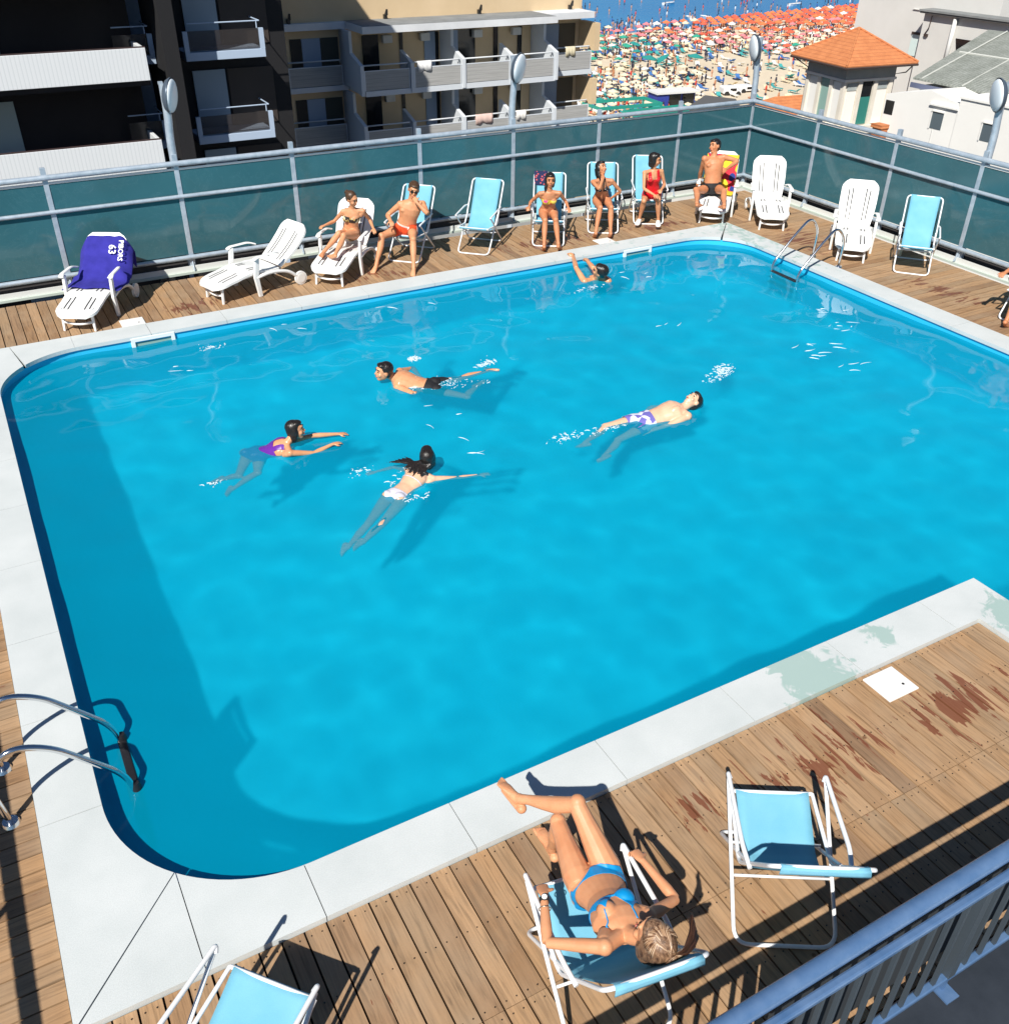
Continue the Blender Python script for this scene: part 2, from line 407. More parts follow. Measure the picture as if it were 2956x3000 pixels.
def lid(x, y, rz, label):
    t_ = thing('skimmer_lid', label, 'lid', (x, y, DZ+.004), rz)
    m = MB(); m.box((-.16, -.14, 0), (.16, .14, .018)); m.build('plate', M_wpl, t_, bevel=.006)
    m = MB(); m.tube([(.08, -.05, .018), (.08, -.05, .0195)], .012, 10); m.build('finger_hole', mat('dark_hole', (.02, .02, .02), .8), t_)
lid(5.35, 3.285, 0, 'square white skimmer lid lying on the near deck beside the coping')
lid(1.57, 13.55, 0, 'white skimmer lid on the far deck by the blue towel lounger')
lid(9.55, 13.53, 0, 'white skimmer lid on the far deck by the feet of the dark patterned bikini')

# splashes and foam where the bathers break the surface
M_foam2 = mat('white_foam_glints', (.66, .76, .80), .35)
def splash(label, spots, n, seed):
    rg = random.Random(seed); m = MB()
    for cx, cy_, rx, ry, ang in spots:
        for _ in range(int(n*.7)):
            a = rg.uniform(0, 2*PI); q = rg.random()**.8*1.6; dx, dy = q*rx*math.cos(a), q*ry*math.sin(a)
            x = cx+dx*math.cos(ang)-dy*math.sin(ang); y = cy_+dx*math.sin(ang)+dy*math.cos(ang)
            r_ = rg.uniform(.002, .009); up_ = rg.expovariate(1/.02) if rg.random() < .3 else 0
            if rg.random() < .6: m.ellip((x, y, WZ+ripple(x, y)+up_), (r_, r_*rg.uniform(.6, 1.3), r_*.5), 6, 4)
            else:
                b_ = rg.uniform(0, PI); ln = rg.uniform(.02, .07); P_ = [(x+math.cos(b_+k*.35)*ln*k/3, y+math.sin(b_+k*.35)*ln*k/3, WZ+ripple(x, y)+.003) for k in range(4)]
                m.tube(P_, [.002, .006, .005, .001], 5)
    o = m.build('water_splash', M_foam2, smooth=True); stuff(o, label, 'splash'); return o
def glints(label, spots, seed):  # glints on the water, modelled as thin white strokes
    rg = random.Random(seed); m = MB()
    for cx, cy_, n, sp in spots:
        for _ in range(n):
            x = cx+rg.uniform(-sp, sp); y = cy_+rg.uniform(-sp*.8, sp*.8); b_ = rg.uniform(-.9, .3); ln = rg.uniform(.06, .20); cv = rg.uniform(-.5, .5)
            P_ = [(x+math.cos(b_+cv*k/5)*ln*k/5, y+math.sin(b_+cv*k/5)*ln*k/5, 0) for k in range(6)]
            P_ = [(a, b, WZ+ripple(a, b)+.001) for a, b, c in P_]
            w_ = rg.uniform(.003, .007); m.tube(P_, [w_*.3, w_, w_*1.1, w_*.8, w_*.6, w_*.2], 5)
    o = m.build('water_glints', M_foam2, smooth=True); stuff(o, label, 'foam'); return o

splash('white splash trail beyond the head of the man floating on his back', [(7.95, 8.50, .22, .07, .3), (8.16, 8.62, .10, .08, 0)], 150, 1)
splash('small splash at the feet of the man floating on his back', [(5.30, 8.02, .16, .07, 0), (5.85, 7.97, .2, .05, 0)], 90, 2)
splash('churned water along the back of the man swimming breaststroke', [(4.75, 9.92, .36, .09, -.35), (4.45, 10.05, .12, .05, 0), (5.45, 10.2, .12, .05, .2), (4.67, 10.8, .05, .05, 0)], 150, 3)
splash('drops around the shoulders of the long haired swimmer', [(2.92, 8.40, .14, .06, 0), (3.25, 8.05, .16, .06, .8), (3.2, 7.65, .14, .05, 0)], 38, 4)
splash('ripples of foam around the man holding the far edge', [(8.2, 11.93, .26, .05, .1)], 60, 5)
splash('ripples of foam beside the girl in the purple swimsuit', [(2.35, 9.35, .16, .04, .2), (1.5, 8.9, .1, .04, 0)], 26, 6)
splash('white foam spilling under the skimmer near the far left corner', [(2.4, 12.45, .13, .05, 0)], 60, 7)
glints('thin curling white strokes standing in for glints on the right half of the water', [(10.9, 9.5, 5, .2), (9.7, 8.6, 12, .35), (10.5, 9.0, 7, .3), (9.7, 7.8, 4, .2), (8.3, 10, 3, .3)], 8)
glints('few thin white strokes standing in for glints on the left half of the water', [(3.3, 12.8, 4, .4), (5.3, 12.9, 3, .5), (4.2, 9.3, 3, .3), (4.1, 8.4, 3, .3), (1.6, 12.0, 3, .5), (9.2, 12.1, 4, .3)], 9)
# ================================================================ fences, lamps, railing, ladders
def galv(t, b):
    v_ = coords(t); n = noise(t, v_, 9, 5, .65)
    L(t, ramp(t, n, [(.3, (.34, .42, .50)), (.7, (.52, .60, .68))]), b.inputs['Base Color'])
M_galv = mat('galvanised_steel', (.45, .52, .6), .42, .35, build=galv)
def teal(t, b):
    v_ = coords(t)
    n = noise(t, v_, .8, 4, .5)
    c = ramp(t, n, [(.3, (.030, .105, .130)), (.7, (.040, .130, .158))])
    mp = coords(t, (1, 1, 1), rot=(0, R(35), R(20)))
    wv = N(t, 'ShaderNodeTexNoise'); wv.inputs['Scale'].default_value = 1.7; wv.inputs['Detail'].default_value = 8; wv.inputs['Roughness'].default_value = .7; wv.inputs['Distortion'].default_value = 2.2; L(t, mp, wv.inputs['Vector'])
    s_ = ramp(t, wv.outputs['Fac'], [(.492, g3(0)), (.5, g3(.16)), (.508, g3(0))])
    c = mixc(t, s_, c, (.20, .34, .38))
    L(t, c, b.inputs['Base Color'])
M_teal = mat('teal_sheet', (.015, .1, .13), .10, 0, .5, build=teal)
M_wedge = mat('panel_lit_edge', (.78, .80, .80), .5)  # white strip colours in the sunlit top edge of each panel
M_kick = mat('kickboard', (.66, .68, .66), .6)
M_kickg = mat('kickboard_strip', (.50, .57, .51), .6)
YF, XF = 15.262, 14.155
Z1, Z2, Z3 = 1.637, 1.154, .216
def fence(name, label, p0, p1, posts, tall, foot=True, extra_base=True, panels=True):
    """p0->p1 along one axis; posts = distances along it"""
    p0, p1 = V(p0), V(p1); d = (p1-p0); ln = d.length; d.normalize(); ang = math.atan2(d.y, d.x)
    f = thing(name, label, 'fence', p0, ang)
    for z, r_, nm in ((Z1, .040, 'top_rail'), (Z2, .030, 'middle_rail'), (Z3, .036, 'bottom_rail')):
        m = MB(); m.tube([(0, -.03, z), (ln, -.03, z)], r_, 10); m.build(nm, M_galv, f, smooth=True, auto=50)
    for x in posts:
        top = Z1+.13
        m = MB(); m.box((x-.036, -.012, DZ), (x+.036, .05, top)); m.box((x-.05, -.05, DZ), (x+.05, .08, DZ+.012))
        m.add([(x-.008, -.012, .01), (x+.008, -.012, .01), (x+.008, -.09, .01), (x-.008, -.09, .01), (x-.008, -.012, .17), (x+.008, -.012, .17)],
              [(0, 1, 2, 3), (0, 4, 5, 1), (3, 2, 5, 4), (0, 3, 4), (1, 5, 2)])
        m.build('post', M_galv, f, bevel=.004)
    xs = sorted(posts); xs = [0]+[x for x in xs if .1 < x < ln-.1]+[ln]
    if panels:
        for a, b_ in zip(xs[:-1], xs[1:]):
            m = MB(); m.box((a+.035, .0, Z3+.04), (b_-.035, .008, Z1-.10)); p = m.build('panel', M_teal, f)
            m = MB(); m.box((a+.033, -.012, Z1-.098), (b_-.033, .018, Z1-.070)); m.build('lit_edge_strip', M_wedge, p)
    if extra_base:
        m = MB(); m.box((0, -.035, DZ), (ln, -.015, .075)); m.build('kickboard', M_kick, f)
        m = MB(); m.box((0, -.075, DZ), (ln, -.037, -.005)); m.build('base_strip', M_kickg, f)
    m = MB(); m.box((0, .10, DZ), (ln, .13, .17)); m.build('dark_gap_backing', mat('gap_dark', (.05, .045, .045), .8), f)  # dark backing added so the gap under the bottom rail reads dark
    return f
BX0 = -2.9
bp_ = [-.93, 1.02, 2.85, 4.65, 6.86, 8.67, 10.48, 12.34]
fence('screen_fence', 'long teal panel fence behind the row of loungers at the far side of the pool', (BX0, YF, 0), (XF, YF, 0), [x-BX0 for x in bp_]+[XF-BX0], 0)
ys_ = [13.47, 11.62, 9.89, 8.1, 6.3, 4.5, 2.7]
fence('screen_fence', 'teal panel fence on the right side in front of the white houses', (XF, YF, 0), (XF, 1.0, 0), [YF-y for y in ys_], 0)

def lamp_post(x, y, az, label, h=2.83):
    t_ = thing('lamp_post', label, 'lamp post', (x, y, DZ), 0, 'round headed lamp posts on the pool fence')
    a = R(az); nrm = V((math.cos(a), math.sin(a), -.12)).normalized()
    side = V((math.cos(a), math.sin(a), 0))
    m = MB(); m.tube(rounded([(0, 0, 0), (0, 0, 2.05), (side.x*.03, side.y*.03, 2.35), (side.x*.03, side.y*.03, h-.06)], .2, 3), .058, 12); m.build('pole', M_galv, t_, smooth=True, auto=50)
    q = nrm.to_track_quat('Z', 'Y').to_matrix().to_4x4(); q.translation = V((side.x*.12, side.y*.12, h-.22))
    m = MB()
    pts = [(0, -.10), (.14, -.09), (.21, -.06), (.248, -.01), (.248, .008)]
    seg = 26; vs = []; fs = []
    for r_, z in pts:
        for k in range(seg):
            b_ = 2*PI*k/seg; vs.append(q @ V((max(r_, .001)*math.cos(b_), max(r_, .001)*math.sin(b_), z)))
    for i in range(len(pts)-1):
        for k in range(seg): fs.append((i*seg+k, i*seg+(k+1) % seg, (i+1)*seg+(k+1) % seg, (i+1)*seg+k))
    m.add(vs, fs); hd = m.build('lamp_head', mat('lamp_shell', (.09, .12, .16), .35, .3), t_, smooth=True, auto=60)
    m = MB(); m.ellip((0, 0, 0), (.232, .232, .06), 24, 10); m.v = [tuple(q @ (V(p)+V((0, 0, .012)))) for p in m.v]
    m.build('diffuser', mat('lamp_diffuser', (.74, .80, .85), .25), hd, smooth=True)
    m = MB(); m.box((-.03, -.03, h-.07), (.03, .03, h-.03)); m.build('bracket', M_galv, t_)
    return t_
lamp_post(2.85, YF+.06, 331, 'tall lamp post in front of the dark balconies above the leftmost lounger group')
lamp_post(8.67, YF+.06, 306, 'tall lamp post in front of the beige hotel balconies')
lamp_post(XF+.02, YF+.06, 157, 'tall lamp post at the corner of the two teal fences against the beach')
lamp_post(XF+.07, 9.89, 149, 'tall lamp post in front of the white house at the right edge')

# near railing between the balcony and the deck
M_rail = mat('railing_shade_blue', (.30, .42, .62), .32, .25, build=mottled((.08, .17, .34), (.14, .24, .42), 7, 4, .1, .002))  # mottled dark blue puts the rail's shade into its colour
M_bal = mat('baluster_grey', (.07, .09, .11), .5, .2)
M_ledge = mat('ledge_shade_blue', (.02, .025, .035), .7, build=mottled((.014, .02, .03), (.028, .036, .05), 4))  # dark blue stands in for the shade lying on the ledge
rl = thing('balcony_railing', 'metal railing coloured in blue shade, with close balusters along the near edge of the deck', 'railing', (0, 1.47, 0))
ln0, ln1 = -3.4, 8.0
m = MB(); m.tube([(ln0, .0, .975), (ln1, .0, .975)], .045, 14); m.build('top_rail', M_rail, rl, smooth=True, auto=50)
m = MB(); m.box((ln0, -.10, .885), (ln1, -.052, .93)); m.build('under_rail', M_rail, rl, bevel=.012)
m = MB(); m.box((ln0, -.10, .09), (ln1, -.055, .125)); m.build('foot_rail', M_rail, rl, bevel=.008)
x = ln0+.06; i = 0; st_ = None
while x < ln1:
    wide = i % 12 == 7
    m = MB(); w_ = .030 if wide else .011
    m.box((x-w_, -.088 if not wide else -.10, .12), (x+w_, -.066 if not wide else -.05, .89))
    if -1.0 < x < 6.2 or wide:
        m.build('support_post' if wide else 'baluster', M_bal, rl)
        if wide:
            m = MB(); m.box((x-.05, -.16, -.03), (x+.05, -.045, -.018)); m.box((x-.012, -.09, -.018), (x+.012, -.07, .1)); m.build('foot_plate', M_rail, rl)
    x += .1275; i += 1
m = MB(); m.box((-3.6, .2, -.4), (8.2, 1.47, -.045)); lg = m.build('concrete_ledge', M_ledge, bevel=.01); struct(lg)
# left railing (outside the frame, its shadow lies on the deck)
rl2 = thing('side_railing', 'grey metal railing along the left edge of the roof deck', 'railing', (-1.95, 0, 0))
m = MB(); m.tube([(0, 1.2, 1.42), (0, 15.2, 1.42)], .045, 12); m.build('top_rail', M_galv, rl2, smooth=True)
for y in [1.25+2.3*k for k in range(7)]:
    m = MB(); m.tube([(0, y, DZ), (0, y, 1.42)], .022, 8); m.build('post', M_galv, rl2, smooth=True)

# ladders
M_chrome = mat('polished_steel', (.72, .74, .76), .12, 1.0)
M_rub = mat('dark_tread', (.012, .012, .015), .5)
def ladder(loc, rz, label, H=.62, back=.60, over=.42, deep=1.15, w=.25, treads=(.12, .40, .68), slope=0):
    """local: +y points into the pool, pool edge (coping inner edge) at y=0"""
    t_ = thing('pool_ladder', label, 'ladder', loc, rz)
    for s_ in (-1, 1):
        path = rounded([(s_*w, -back, DZ), (s_*w, -back+.05, H*.80), (s_*w, -back+.22, H), (s_*w, over*.45, H*.62), (s_*w, over, H*.28), (s_*w, over+.02, -.2), (s_*w, over-.03, -deep)], .20, 7)
        m = MB(); m.tube(path, .0215, 14); m.build('handrail', M_chrome, t_, smooth=True, auto=60).cycles.is_caustics_receiver = True
        m = MB(); m.tube([(s_*w, -back, DZ-.002), (s_*w, -back, DZ+.022)], [.062, .05], 20); m.build('flange', M_chrome, t_, smooth=True, auto=40)
    for z in treads:
        m = MB(); m.box((-w-.01, over-.055, WZ-z-.03), (w+.01, over+.045, WZ-z)); m.build('tread', M_rub, t_, bevel=.008).cycles.is_caustics_receiver = True
    return t_
def ladder(loc, rz, label, prof, w=.26, deep=1.1, treads=(.14, .42, .70), dark=False):
    t_ = thing('pool_ladder', label, 'ladder', loc, rz)
    over = prof[-1][0]
    for s_ in (-1, 1):
        path = rounded([(s_*w, a, b_) for a, b_ in prof] + [(s_*w, over+.01, -deep)], .16, 7)
        m = MB(); m.tube(path, .0215, 14); m.build('handrail', M_chrome, t_, smooth=True, auto=60).cycles.is_caustics_receiver = True
        m = MB(); m.tube([(s_*w, prof[0][0], DZ-.002), (s_*w, prof[0][0], DZ+.022)], [.062, .05], 20); m.build('flange', M_chrome, t_, smooth=True, auto=40)
    for z in treads:
        m = MB(); m.box((-w-.01, over-.055, WZ-z-.03), (w+.01, over+.045, WZ-z)); m.build('tread', M_rub, t_, bevel=.008).cycles.is_caustics_receiver = True
    if dark:
        for s_ in (-1, 1):
            m = MB(); m.tube([(s_*w, over+.006, -.085), (s_*w, over+.008, -.12), (s_*w, over+.012, -deep)], [.026, .034, .032], 12); m.build('rubber_sleeve', M_rub, t_, smooth=True, auto=50).cycles.is_caustics_receiver = True
        m = MB(); m.box((-w, over-.03, -.16), (w, over+.03, -.13)); m.build('tread', M_rub, t_, bevel=.008)
    return t_
ladder((XL, 5.41, 0), R(-90), 'steel pool ladder with two curved handrails at the near left corner',
       [(-.53, DZ), (-.58, .40), (-.40, .60), (-.17, .50), (.20, .05), (.25, -.15)], dark=True)
ladder((XR_, 10.97, 0), R(90), 'steel pool ladder in the far right corner next to the white lounger',
       [(-.50, DZ), (-.52, .42), (-.30, .66), (.02, .38), (.38, .0), (.40, -.2)], w=.295, treads=(.0, .24, .5))
# ================================================================ buildings
def plaster(c1, c2, s=.5): return mottled(c1, c2, s, 6, .12, .01, 25)
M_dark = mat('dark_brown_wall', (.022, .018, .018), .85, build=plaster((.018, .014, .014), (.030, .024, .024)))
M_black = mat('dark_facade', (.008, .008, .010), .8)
def ribs(t, b):
    v_ = coords(t); s = N(t, 'ShaderNodeSeparateXYZ'); L(t, v_, s.inputs[0])
    w_ = math_(t, 'PINGPONG', s.outputs[0], .06)
    L(t, ramp(t, math_(t, 'MULTIPLY', w_, 16), [(.0, (.60, .64, .66)), (.35, (.72, .75, .77))]), b.inputs['Base Color'])
M_rib = mat('ribbed_white_panel', (.7, .73, .75), .5, build=ribs)
M_white = mat('white_render', (.83, .82, .78), .8, build=plaster((.80, .79, .75), (.86, .85, .81)))
M_bconc = mat('balcony_concrete', (.62, .66, .70), .7)
M_beige = mat('beige_render', (.52, .38, .22), .85, build=plaster((.60, .45, .27), (.68, .52, .33)))
M_roofgr = mat('flat_roof_gravel', (.22, .23, .23), .95, build=plaster((.17, .18, .18), (.27, .28, .28), 1.2))
def planks(t, b):
    v_ = coords(t, (.3, 1, 6)); n = noise(t, v_, 3, 3, .5)
    s = N(t, 'ShaderNodeSeparateXYZ'); L(t, coords(t), s.inputs[0]); w_ = math_(t, 'PINGPONG', s.outputs[2], .09)
    c = ramp(t, n, [(.3, (.34, .34, .33)), (.7, (.42, .42, .41))]); c = mixc(t, ramp(t, math_(t, 'MULTIPLY', w_, 11), [(.0, g3(.6)), (.12, g3(0))]), c, (.15, .15, .15))
    L(t, c, b.inputs['Base Color'])
M_plank = mat('balcony_plank', (.38, .38, .37), .8, build=planks)
M_shut = mat('pale_blue_shutter', (.26, .34, .46), .6)
M_glassd = mat('dark_window_glass', (.012, .014, .016), .12)
M_ac = mat('ac_unit', (.6, .6, .58), .5)
M_smoke = mat('smoked_glass', (.05, .045, .045), .15, Alpha=.55)
M_gdoor = mat('grey_blue_door', (.20, .28, .34), .5)

# ---- dark apartment block, front wing and rear wing
SH = 2.735
A1 = thing('apartment_building', 'dark brown apartment block with long ribbed white balcony fronts at the left edge', 'building', (0, 0, 0))
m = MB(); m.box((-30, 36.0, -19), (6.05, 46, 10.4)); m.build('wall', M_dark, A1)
m = MB(); m.box((-30.2, 33.9, 10.4), (6.05, 46.2, 10.7)); m.build('roof', M_roofgr, A1)
for k in range(-6, 4):
    z = -.16+SH*k
    m = MB(); m.box((-30, 34.0, z), (6.05, 34.12, z+.94)); m.box((5.93, 34.12, z), (6.05, 35.98, z+.94)); pn = m.build('balcony_front', M_rib, A1, bevel=.01)
    m = MB(); m.box((-30, 34.12, z-.16), (6.05, 35.99, z+.02)); m.build('balcony_slab', M_dark, A1)
    m = MB(); m.box((-30, 34.02, z+.942), (6.06, 34.10, z+.975)); m.build('top_trim', mat('trim_brown', (.05, .03, .03), .6), pn)
for k in range(-6, 4):
    z = -.16+SH*k; m = MB(); m.box((1.0, 35.95, z+.02), (2.05, 35.99, z+2.1)); m.build('door', M_gdoor if k != -1 else mat('pale_door', (.50, .56, .52), .6), A1)
A2 = thing('apartment_building', 'near black apartment wing with small glass balconies between the white balconies and the beige hotel', 'building', (0, 0, 0))
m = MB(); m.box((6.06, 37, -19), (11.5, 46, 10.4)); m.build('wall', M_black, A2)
m = MB(); m.box((6.65, 34.2, -19), (7.12, 36.99, 10.4)); m.build('shade_fin', M_black, A2)  # added fin, shaped to keep the sun off the balcony fronts
M_fr = mat('balcony_shade_blue', (.42, .52, .66), .6)  # white balconies, with the blue of their shade put into the colour
for k in range(-6, 4):
    z = .07+2.66*k
    for (xa, xb) in ((7.60, 10.33), (5.2, 6.62)):
        m = MB(); m.box((xa, 35.6, z), (xb, 36.99, z+.26)); bl = m.build('balcony', M_fr, A2, bevel=.01)
        for q in ((xa, xb-.16) if xa > 7 else (xb-.16,)):
            m = MB(); m.box((q, 35.6, z+.261), (q+.16, 35.72, z+.9)); m.build('corner_pier', M_fr, bl)
        m = MB(); m.box((xa+.17, 35.64, z+.30), (xb-.17, 35.66, z+.9)); m.build('glass_panel', M_smoke, bl)
        m = MB(); m.tube([(xa+.2, 35.68, z+1.12), (xb-.1, 35.68, z+1.12), (xb-.08, 36.9, z+1.12)], .022, 6); m.tube([(xb-.2, 35.68, z+.85), (xb-.2, 35.68, z+1.12)], .02, 6); m.build('railing', M_fr, bl)
    m = MB(); m.box((8.02, 36.93, z+.27), (9.16, 36.99, z+2.16)); m.build('door', mat('grey_blue_door2', (.28, .36, .44), .5), A2)
    m = MB(); m.box((9.25, 36.95, z+.27), (10.9, 36.99, z+2.16)); m.build('window', mat('brown_blind', (.045, .035, .03), .7), A2)
    m = MB(); m.box((6.2, 36.95, z+.27), (6.62, 36.99, z+2.2)); m.build('door', M_shut, A2)

# ---- beige hotel with zigzag balconies
B = thing('hotel_building', 'beige hotel with grey plank balconies and slanted white dividers above the far fence', 'building', (0, 0, 0))
m = MB(); m.box((14.8, 48.6, -19), (31.75, 64, .62)); m.build('wall', M_beige, B)
m = MB(); m.box((15.1, 48.9, .621), (31.45, 63.7, .64)); m.build('roof', M_roofgr, B)
m = MB(); m.box((14.8, 48.6, .621), (31.75, 48.86, .74)); m.build('parapet', mat('beige_trim', (.62, .52, .38), .8), B)
def slab(z0, z1, nm, mt):
    m = MB(); m.prism([(14.95, 48.2), (18.0, 48.2), (18.0, 46.0), (28.65, 46.0), (28.65, 47.1), (31.6, 47.1), (31.6, 48.598), (14.95, 48.598)][::1], z0, z1); return m.build(nm, mt, B)
M_slabtop = mat('stained_slab', (.45, .46, .45), .9, build=plaster((.30, .31, .30), (.60, .60, .58), 1.0))
slab(-.76, -.46, 'roof_slab', mat('white_fascia', (.72, .74, .76), .7, build=plaster((.62, .64, .66), (.76, .78, .80), .8)))
m = MB(); m.prism([(18.05, 46.05), (28.6, 46.05), (28.6, 47.2), (28.6, 48.59), (18.05, 48.59)], -.458, -.452); m.build('slab_surface', M_roofgr, B)
div_x = [17.85, 20.45, 23.25, 26.0, 28.65]
for k in range(7):
    zs = -3.48-2.7*k
    slab(zs, zs+.24, 'balcony_slab', M_bconc)
    zf = zs+.24; zc = (-.76 if k == 0 else zs+2.7)
    # dividers: parapet fins with slanted tops
    for i, x in enumerate(div_x):
        m = MB(); y0, y1 = 45.95, 47.25
        zt0, zt1 = zf+1.14, zf+1.55
        vs = [(x-.09, y0, zf-.2), (x+.09, y0, zf-.2), (x+.09, y1, zf), (x-.09, y1, zf), (x-.09, y0, zt0), (x+.09, y0, zt0), (x+.09, y1, zt1), (x-.09, y1, zt1)]
        m.add(vs, [(0, 3, 2, 1), (4, 5, 6, 7), (0, 1, 5, 4), (1, 2, 6, 5), (2, 3, 7, 6), (3, 0, 4, 7)]); m.build('divider', M_bconc, B, bevel=.01)
        if i in (0, 2, 4):
            m = MB(); m.box((x-.07, 47.26, zf+.002), (x+.07, 48.59, zc-.002)); m.build('partition', M_bconc, B)
    segs = [(14.98, 17.72, 48.2)] + [(a+.12, b_-.12, 46.0) for a, b_ in zip(div_x[:-1], div_x[1:])] + [(28.78, 31.55, 47.1)]
    for a, b_, y in segs:
        m = MB(); m.box((a+.05, y+.03, zf+.03), (b_-.05, y+.08, zf+.86)); p = m.build('balcony_panel', M_plank, B)
        m = MB(); m.box((a, y+.02, zf+.862), (b_, y+.09, zf+.90)); m.box((a, y+.02, zf+.005), (a+.045, y+.09, zf+.86)); m.box((b_-.045, y+.02, zf+.005), (b_, y+.09, zf+.86)); m.build('panel_frame', M_bconc, p)
        m = MB(); m.tube(rounded([(a, y+.05, zf+1.13), (b_-.12, y+.05, zf+1.13), (b_-.0, y+.3, zf+1.10), (b_, y+.4, zf+.9)], .12, 4), .035, 8); m.build('handrail', mat('handrail_white', (.6, .63, .66), .5), B, smooth=True)
    yw = 48.585
    def dr(x0, x1, mt, nm, h=2.1): 
        m = MB(); m.box((x0, yw-.05, zf+.01), (x1, yw, zf+h)); m.build(nm, mt, B)
    M_dk = M_glassd
    dr(15.3, 15.84, mat('brown_shade', (.035, .03, .025), .8), 'window'); dr(15.86, 16.78, M_shut, 'door'); dr(16.80, 17.7, mat('green_dark_blind', (.05, .055, .045), .8), 'window')
    dr(18.95, 19.8, M_dk, 'window'); dr(20.95, 21.12, M_dk, 'drainpipe_recess', 2.3); dr(22.3, 22.9, M_shut, 'door'); dr(22.9, 23.1, M_dk, 'window')
    dr(23.45, 24.2, M_shut, 'door'); dr(24.2, 25.2, M_dk, 'window'); dr(26.3, 26.55, M_dk, 'drainpipe_recess', 2.3); dr(27.75, 28.0, M_dk, 'window'); dr(28.0, 28.5, M_beige, 'door')
    dr(29.35, 30.3, M_shut, 'door'); dr(30.32, 31.35, mat('brown_curtain', (.10, .085, .06), .8), 'window')
    for x in (19.95, 22.0, 25.0, 27.3):
        m = MB(); m.box((x, 48.25, zc-.75), (x+.5, 48.53, zc-.4)); m.build('air_conditioner', M_ac, B, bevel=.02)
    m = MB(); m.prism([(31.62, 47.0), (31.95, 47.0), (31.95, 48.59), (31.76, 48.59), (31.62, 48.59)], zf+.9, zc-.25); m.build('end_pier', M_beige, B)
for x in (15.3, 20.2, 25.4, 30.9):
    m = MB(); m.box((x-.07, 48.35, -.45), (x+.07, 48.55, -.25)); m.tube([(x, 48.3, -.25), (x, 48.2, -.02)], [.09, .05], 8); m.build('floodlight', mat('floodlight_black', (.02, .02, .02), .5), B)
# towels on the hotel railings
def towel(x0, x1, y, z, c, lbl):
    m = MB(); n = 10; vs = []; 
    for i in range(n+1):
        x = x0+(x1-x0)*i/n; wv = .02*math.sin(i*1.9)
        for (dy, dz) in ((-.06+wv, -.42-.05*math.sin(i)), (-.05+wv, -.2), (-.03, .03), (.02, .045), (.07, -.02), (.08+wv, -.3)): vs.append((x, y+dy, z+dz))
    fs = [(i*6+k, i*6+k+1, i*6+7+k, i*6+6+k) for i in range(n) for k in range(5)]
    m.add(vs, fs); o = m.build('towel', mat('towel_'+c[0], c[1], .95), smooth=True); sm = o.modifiers.new('s', 'SOLIDIFY'); sm.thickness = .015; tag(o, lbl, 'towel')
towel(20.75, 21.5, 46.05, -2.11, ('white', (.75, .75, .75)), 'white towel over the handrail of the third upper hotel balcony from the left')
towel(29.9, 30.5, 47.15, -2.11, ('yellow', (.62, .55, .38)), 'yellowish towel over the upper balcony rail at the right end of the hotel')
towel(23.9, 24.9, 46.05, -4.81, ('pink', (.66, .48, .42)), 'pink towel over a lower hotel balcony rail in the sun')
towel(26.3, 26.9, 46.05, -4.81, ('white2', (.78, .76, .72)), 'white towel over the lower hotel balcony rail behind the lamp post')

# ---- tiled tower and villa
def tiles(t, b):
    v_ = coords(t); s = N(t, 'ShaderNodeSeparateXYZ'); L(t, v_, s.inputs[0])
    z = s.outputs[2]; w_ = math_(t, 'PINGPONG', z, .065); n = noise(t, v_, 2.2, 5, .6); n3 = noise(t, v_, 22, 2, .5)
    c = ramp(t, n, [(.25, (.46, .155, .055)), (.7, (.62, .235, .09))])
    c = mixc(t, .5, c, ramp(t, n3, [(.3, g3(.72)), (.7, g3(1.1))]), 'MULTIPLY')
    c = mixc(t, ramp(t, math_(t, 'MULTIPLY', w_, 15), [(0, g3(.55)), (.25, g3(0))]), c, (.25, .07, .03))
    L(t, c, b.inputs['Base Color']); bump(t, b, w_, .6, .3)
M_tile = mat('terracotta_tiles', (.55, .2, .08), .85, build=tiles)
M_frieze = mat('frieze_blue_grey', (.34, .38, .38), .8, build=plaster((.30, .34, .34), (.40, .43, .42), 1.5))
M_cream = mat('cream_stone', (.66, .62, .54), .8, build=plaster((.66, .61, .52), (.78, .73, .64), 1.2))
M_greeng = mat('pale_green_glass', (.26, .42, .38), .3)
M_dgreen = mat('dark_green_shutter', (.03, .20, .17), .5)
M_gut = mat('gutter_dark', (.06, .04, .035), .5)
ang = R(-7); TW = thing('tower_house', 'square tower with orange tiled pyramid roof and tall windows at the right', 'building', (40.52, 37.39, 0), ang)
zE = -2.4; a = 4.6
def pyramid(x0, y0, x1, y1, z, zt, ov=0):
    m = MB(); cx, cyy = (x0+x1)/2, (y0+y1)/2; th_ = .07
    m.add([(x0, y0, z), (x1, y0, z), (x1, y1, z), (x0, y1, z), (cx, cyy, zt), (x0, y0, z-th_), (x1, y0, z-th_), (x1, y1, z-th_), (x0, y1, z-th_)],
          [(0, 1, 4), (1, 2, 4), (2, 3, 4), (3, 0, 4), (0, 5, 6, 1), (1, 6, 7, 2), (2, 7, 8, 3), (3, 8, 5, 0), (5, 8, 7, 6)]); return m
rf = pyramid(0, 0, a, a, zE, zE+1.42).build('roof', M_tile, TW)
m = MB(); c_ = (a/2, a/2, zE+1.43)
for p in ((0, 0), (a, 0), (a, a), (0, a)): m.tube([(p[0], p[1], zE+.02), c_], .07, 6)
m.build('ridge_tiles', M_tile, rf)
m = MB()
for p, q in (((0, 0), (a, 0)), ((a, 0), (a, a)), ((a, a), (0, a)), ((0, a), (0, 0))): m.tube([(p[0], p[1], zE-.11), (q[0], q[1], zE-.11)], .06, 6)
